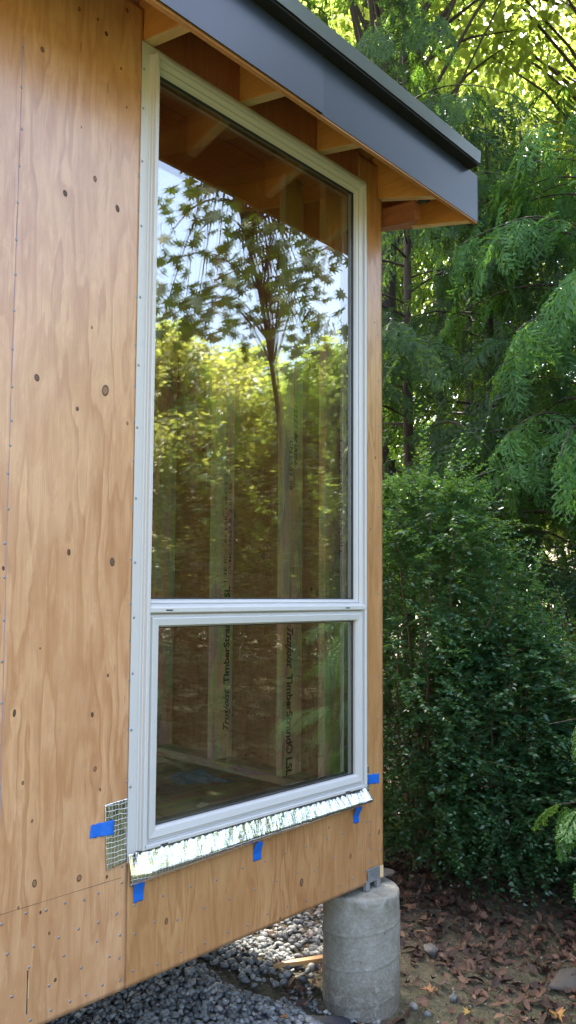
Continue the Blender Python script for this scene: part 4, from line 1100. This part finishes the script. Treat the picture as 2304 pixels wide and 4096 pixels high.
# --- right of the cabin
shrub((2.52, .62, gz(2.52, .62)), .50, .50, 2.25, 2100, 1, 'tall small leaved evergreen shrub close beside the cabin corner', per=26, nstem=20)
shrub((2.78, .25, gz(2.78, .25)), .48, .46, 1.42, 1800, 2, 'rounded small leaved evergreen shrub in the middle of the hedge row', per=26, nstem=18)
shrub((3.05, -.34, gz(3.05, -.34)), .50, .50, .85, 1300, 3, 'low small leaved evergreen shrub at the right end of the row', per=26)
shrub((3.3, 1.25, gz(3.3, 1.25)), .8, .8, 2.3, 1500, 4, 'darker evergreen shrub filling the back of the hedge row', leaf=(.022, .038), per=24)
cedar(at(55.0, 7.0), 8.5, 21, 'slender cedar with drooping fronds directly beyond the eave corner', .065, 1.9, .9, 66, 21, facing=R(215), tpl=SPR_FIN)
cedar(at(61.0, 7.4), 6.4, 22, 'dense cedar with long hanging fronds right of the eave', .08, 1.9, 1.7, 60, 33, facing=R(210))
cedar(at(67.5, 6.4), 5.6, 23, 'cedar at the right edge with arching light green branches', .08, 2.0, 2.2, 50, 30, mt='cedar_lt', facing=R(190))
cedar(at(63.6, 9.5), 7.4, 24, 'dark trunked cedar standing in gap behind the others', .14, 1.8, 3.0, 44, 36, tpl=SPR_LO)
cedar(at(57.5, 10.0), 8.2, 25, 'tall background cedar behind the slender one', .12, 2.2, 2.4, 46, 26, tpl=SPR_LO, slen=(.35, .6))
cedar(at(51.8, 11.5), 13.0, 26, 'thick trunked old conifer rising behind the roof edge', .24, 2.4, 4.5, 46, 36, tpl=SPR_LO, slen=(.35, .6))
cedar(at(70.5, 9.0), 6.6, 27, 'background cedar half out of frame on the right', .12, 2.2, 2.8, 46, 32, tpl=SPR_LO, slen=(.35, .55))
for i, (az, rr, h) in enumerate(((78, 10.5, 17), (85, 9.5, 17), (92, 11, 18), (99, 12.5, 18))):  # unseen row put in to keep the sun off the yard
    cedar(at(az, rr), h, 34 + i, ['nearest', 'second', 'third', 'farthest'][i] + ' unseen tall cedar of a row added to shade the front yard', .16, 2.9, .5, 60, 24, tpl=SPR_XLO, slen=(.5, .8))
cedar(at(59.5, 8.6), 7.2, 28, 'shaggy cedar between the slender and the dense one', .09, 2.0, 1.8, 46, 24, tpl=SPR_LO, slen=(.32, .5))
for i, (x, y, h) in enumerate(((4.4, 5.6, 17),)):  # hidden tree put in to shade the pier and hedge front
    cedar((x, y, gz(x, y)), h, 134 + i, ['unseen tall cedar added behind the cabin to shade yard and pier', 'tall cedar behind the roof edge, second from the cabin', 'tall cedar behind the dense one, farthest from the cabin'][i], .18, 2.9, 4.2, 72, 34, tpl=SPR_XLO, slen=(.5, .8))
# young cedar whose bright tips poke in at the lower right
cedar((2.14, -.80, gz(2.14, -.80)), 1.62, 31, 'young cedar with bright green tips entering from the lower right', .022, .58, .55, 15, 9, tpl=SPR_HI, slen=(.17, .27), mt='cedar_tip', droopy=.25, facing=R(150))

for i, (az, rr, h, sp, lb) in enumerate((
        (48, 16, 15, 3.8, 'sunlit yellow green maple behind the roof edge'), (55, 17, 16, 4.0, 'sunlit broadleaf tree glowing behind the slender cedar'),
        (60.5, 20, 16, 4.0, 'bright lime broadleaf tree in gap between cedars'), (72.5, 19, 16, 4.0, 'sunlit broadleaf tree at the right edge behind cedars'),
        (76, 14, 13, 3.8, 'broadleaf tree just beyond the right edge'))):
    broadleaf(at(az, rr), h, sp, 40 + i, lb, nleaf=16000, leaf=(.15, .28), ncl=210, csz=.62, grp='sunlit broadleaf trees behind the cedars', h0=.06, trunk_r=.16, tpl=(OV, OF))
broadleaf(at(66.3, 7.2), 1.9, .75, 60, 'sunlit low vine maple in the clearing at right', nleaf=2200, leaf=(.06, .11), ncl=40, csz=.28, trunk_r=.03, h0=.15, grp='low vine maples')

for i, (x, y, lb) in enumerate(((6.3, 3.7, 'tall maple added behind the slender cedar, its high crown shading the yard'), (9.2, 1.6, 'tall maple added at the far right, its high crown shading the yard'))):  # trees put in so their crowns keep the front yard dark
    broadleaf((x, y, gz(x, y)), 18, 3.6, 160 + i, lb, mt='maple', nleaf=19000, leaf=(.13, .21), ncl=130, csz=.85, h0=.52, trunk_r=.17, tpl=(OV, OF), grp='tall maples added to shade the yard')
# fence in the clearing
fe = empty('wooden_fence', at(63.6, 12.0)); fe.rotation_euler = (0, 0, R(-30))
tag(fe, 'weathered brown board fence glimpsed in the sunny clearing', 'fence')
for i in range(16):
    box('board', (-1.6 + i * .2, -.01 - .004 * (i % 2), .05), (-1.6 + i * .2 + .188, .01 - .004 * (i % 2), 1.45 + .01 * (i % 3)), M['fence'], fe, .002)
for x in (-1.6, 0.0, 1.5): box('post', (x, .016, -.1), (x + .09, .106, 1.6), M['fence'], fe, .003)
for z in (.3, 1.2): box('rail', (-1.6, .0165, z), (1.6, .06, z + .08), M['fence'], fe, .002) if False else None

# --- in front of the cabin: what the glass mirrors
# leaning maple: trunk and big leaves close by
def leaning_maple():
    r = np.random.default_rng(77)
    a0 = vat(46.0, 7.0)
    root = empty('leaning_maple', a0); tag(root, 'dark leaning maple mirrored in the upper glass with large lobed leaves', 'tree')
    def vp(az, el, rr):
        x, y, _ = vat(az, rr); return np.array([x - a0[0], y - a0[1], CZ + rr * math.tan(R(el)) / 1.0 - a0[2]])
    T = np.array([[0, 0, -.1], vp(46.2, 4, 7), vp(45.9, 11, 7), vp(45.4, 14.5, 7), vp(44.2, 21.6, 7), vp(42.9, 26, 7), vp(41.8, 29.5, 7), vp(41.2, 33, 7), vp(40.4, 38, 7)])
    tt = np.linspace(0, 1, len(T)); k = np.linspace(0, 1, 30)
    T = np.stack([np.interp(k, tt, T[:, j]) for j in range(3)], -1)
    paths = [(T, np.linspace(.044, .022, 30))]
    P, D, U, S = [], [], [], []
    for i in range(92):
        az, el, rr = r.uniform(36, 50.5), r.uniform(18, 36), r.uniform(5.8, 8.6)
        if el < 21.5 and 42.8 < az < 46.2: el += 5
        if az < 38.6 and el > 25.0: continue
        if 39.5 < az < 42 and el < 20.5: continue
        if az > 48.0 and el < 25.0: continue
        e = vp(az, el, rr); b = T[r.integers(12, 30)]
        q = np.linspace(0, 1, 7)[:, None]; Q = b * (1 - q) + e * q; Q[:, 2] += .25 * np.sin(q[:, 0] * 3.1)
        paths.append((Q, np.linspace(.016, .004, 7)))
        n_ = 19
        P.append(e + r.normal(0, .27, (n_, 3)) * np.array([1, 1, .65])); D.append(r.normal(0, .7, (n_, 3)) + np.array([0, 0, -.8])); U.append(np.array([0, 0, 1.]) + r.normal(0, .5, (n_, 3))); S.append(r.uniform(.065, .115, n_))
    P, D, U, S = map(np.concatenate, (P, D, U, S))
    V0 = MV[:, [1, 0, 2]] * np.array([1, -1, 1])
    V, F, A = scatter(V0, MF, P, frames(D, U), S[:, None] * np.ones((1, 3)), r.uniform(0, 1, len(P)))
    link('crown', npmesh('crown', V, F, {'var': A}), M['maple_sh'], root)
    V, F = tube_np(paths[:1], 10); link('trunk', npmesh('trunk', V, F, {'var': r.uniform(0, .5, len(V))}, True), M['bark_shade'], root)
    V, F = tube_np(paths[1:], 4); link('limbs', npmesh('limbs', V, F, {'var': r.uniform(0, .5, len(V))}, True), M['bark_shade'], root)
leaning_maple()
for i, (az, rr, h, sp, lb, mt_) in enumerate((
        (31, 17, 7.8, 2.6, 'sunlit maple mirrored at the left of the glass', 'maple'), (37.5, 15, 6.6, 2.2, 'rust tinged yellow maple mirrored in the left half of the glass', 'rusty'),
        (36.0, 19, 8.2, 2.6, 'yellow green maple behind the rusty one', 'maple'), (45.8, 17, 6.5, 2.5, 'sunlit maple mirrored behind the leaning trunk', 'maple'),
        (40.5, 16, 6.6, 2.4, 'low yellow green maple mirrored left of the conifer', 'rusty'), (43.2, 20, 8.0, 2.8, 'farther sunlit maple mirrored behind the conifer', 'maple'),
        (49.8, 15, 6.6, 2.2, 'green maple mirrored at the right of the glass', 'maple'), (54, 18, 8.0, 3.0, 'sunlit maple right of the mirrored group', 'maple'))):
    broadleaf(vat(az, rr), h, sp, 80 + i, lb, mt=mt_, nleaf=12500, leaf=(.09, .17), ncl=140, csz=.5, grp='sunlit trees mirrored in the window', h0=.10, trunk_r=.08, tpl=(OV, OF))
cedar(vat(42.0, 11.5), 4.7, 91, 'narrow young conifer mirrored in the middle of the glass', .05, .75, .5, 60, 20, tpl=SPR_LO, slen=(.2, .34), name='young_conifer', droopy=.2)
cedar(vat(39.0, 13.5), 6.0, 92, 'dark cedar mirrored left of the middle of the glass', .08, 1.0, .6, 56, 20, tpl=SPR_LO, slen=(.3, .45), name='mirrored_cedar')
cedar(vat(47.6, 12.5), 5.6, 93, 'dark cedar mirrored right of the leaning trunk', .08, 1.0, .6, 54, 20, tpl=SPR_LO, slen=(.3, .45), name='mirrored_cedar')
for i, (az, rr, hh) in enumerate(((27, 6.8, 1.7), (34, 6.4, 1.75), (41, 6.8, 1.9), (48, 6.6, 1.95), (55, 6.4, 1.8), (62, 6.8, 1.7))):
    x, y, z = vat(az, rr)
    lb = ['first', 'second', 'third', 'fourth', 'fifth', 'sixth'][i]
    shrub((x, y, z), .75, .75, hh, 340, 100 + i, lb + ' shrub from the left in the front yard thicket', leaf=(.04, .07), mt='thicket', per=18, grp='front yard thicket shrubs', twl=(.25, .5), nstem=5, zlow=.03)
for i, (az, rr, hh) in enumerate(((30, 9.5, 2.9), (36.5, 9.8, 2.9), (43, 9.5, 3.3), (49.5, 9.8, 3.7), (56.5, 9.5, 3.5))):
    x, y, z = vat(az, rr)
    lb = ['first', 'second', 'third', 'fourth', 'fifth'][i]
    shrub((x, y, z), 1.1, 1.0, hh, 430, 120 + i, lb + ' shrub from the left in the back row of the front yard thicket', leaf=(.05, .09), mt='thicket', per=16, grp='back row thicket shrubs', twl=(.3, .5), nstem=5, zlow=.03)
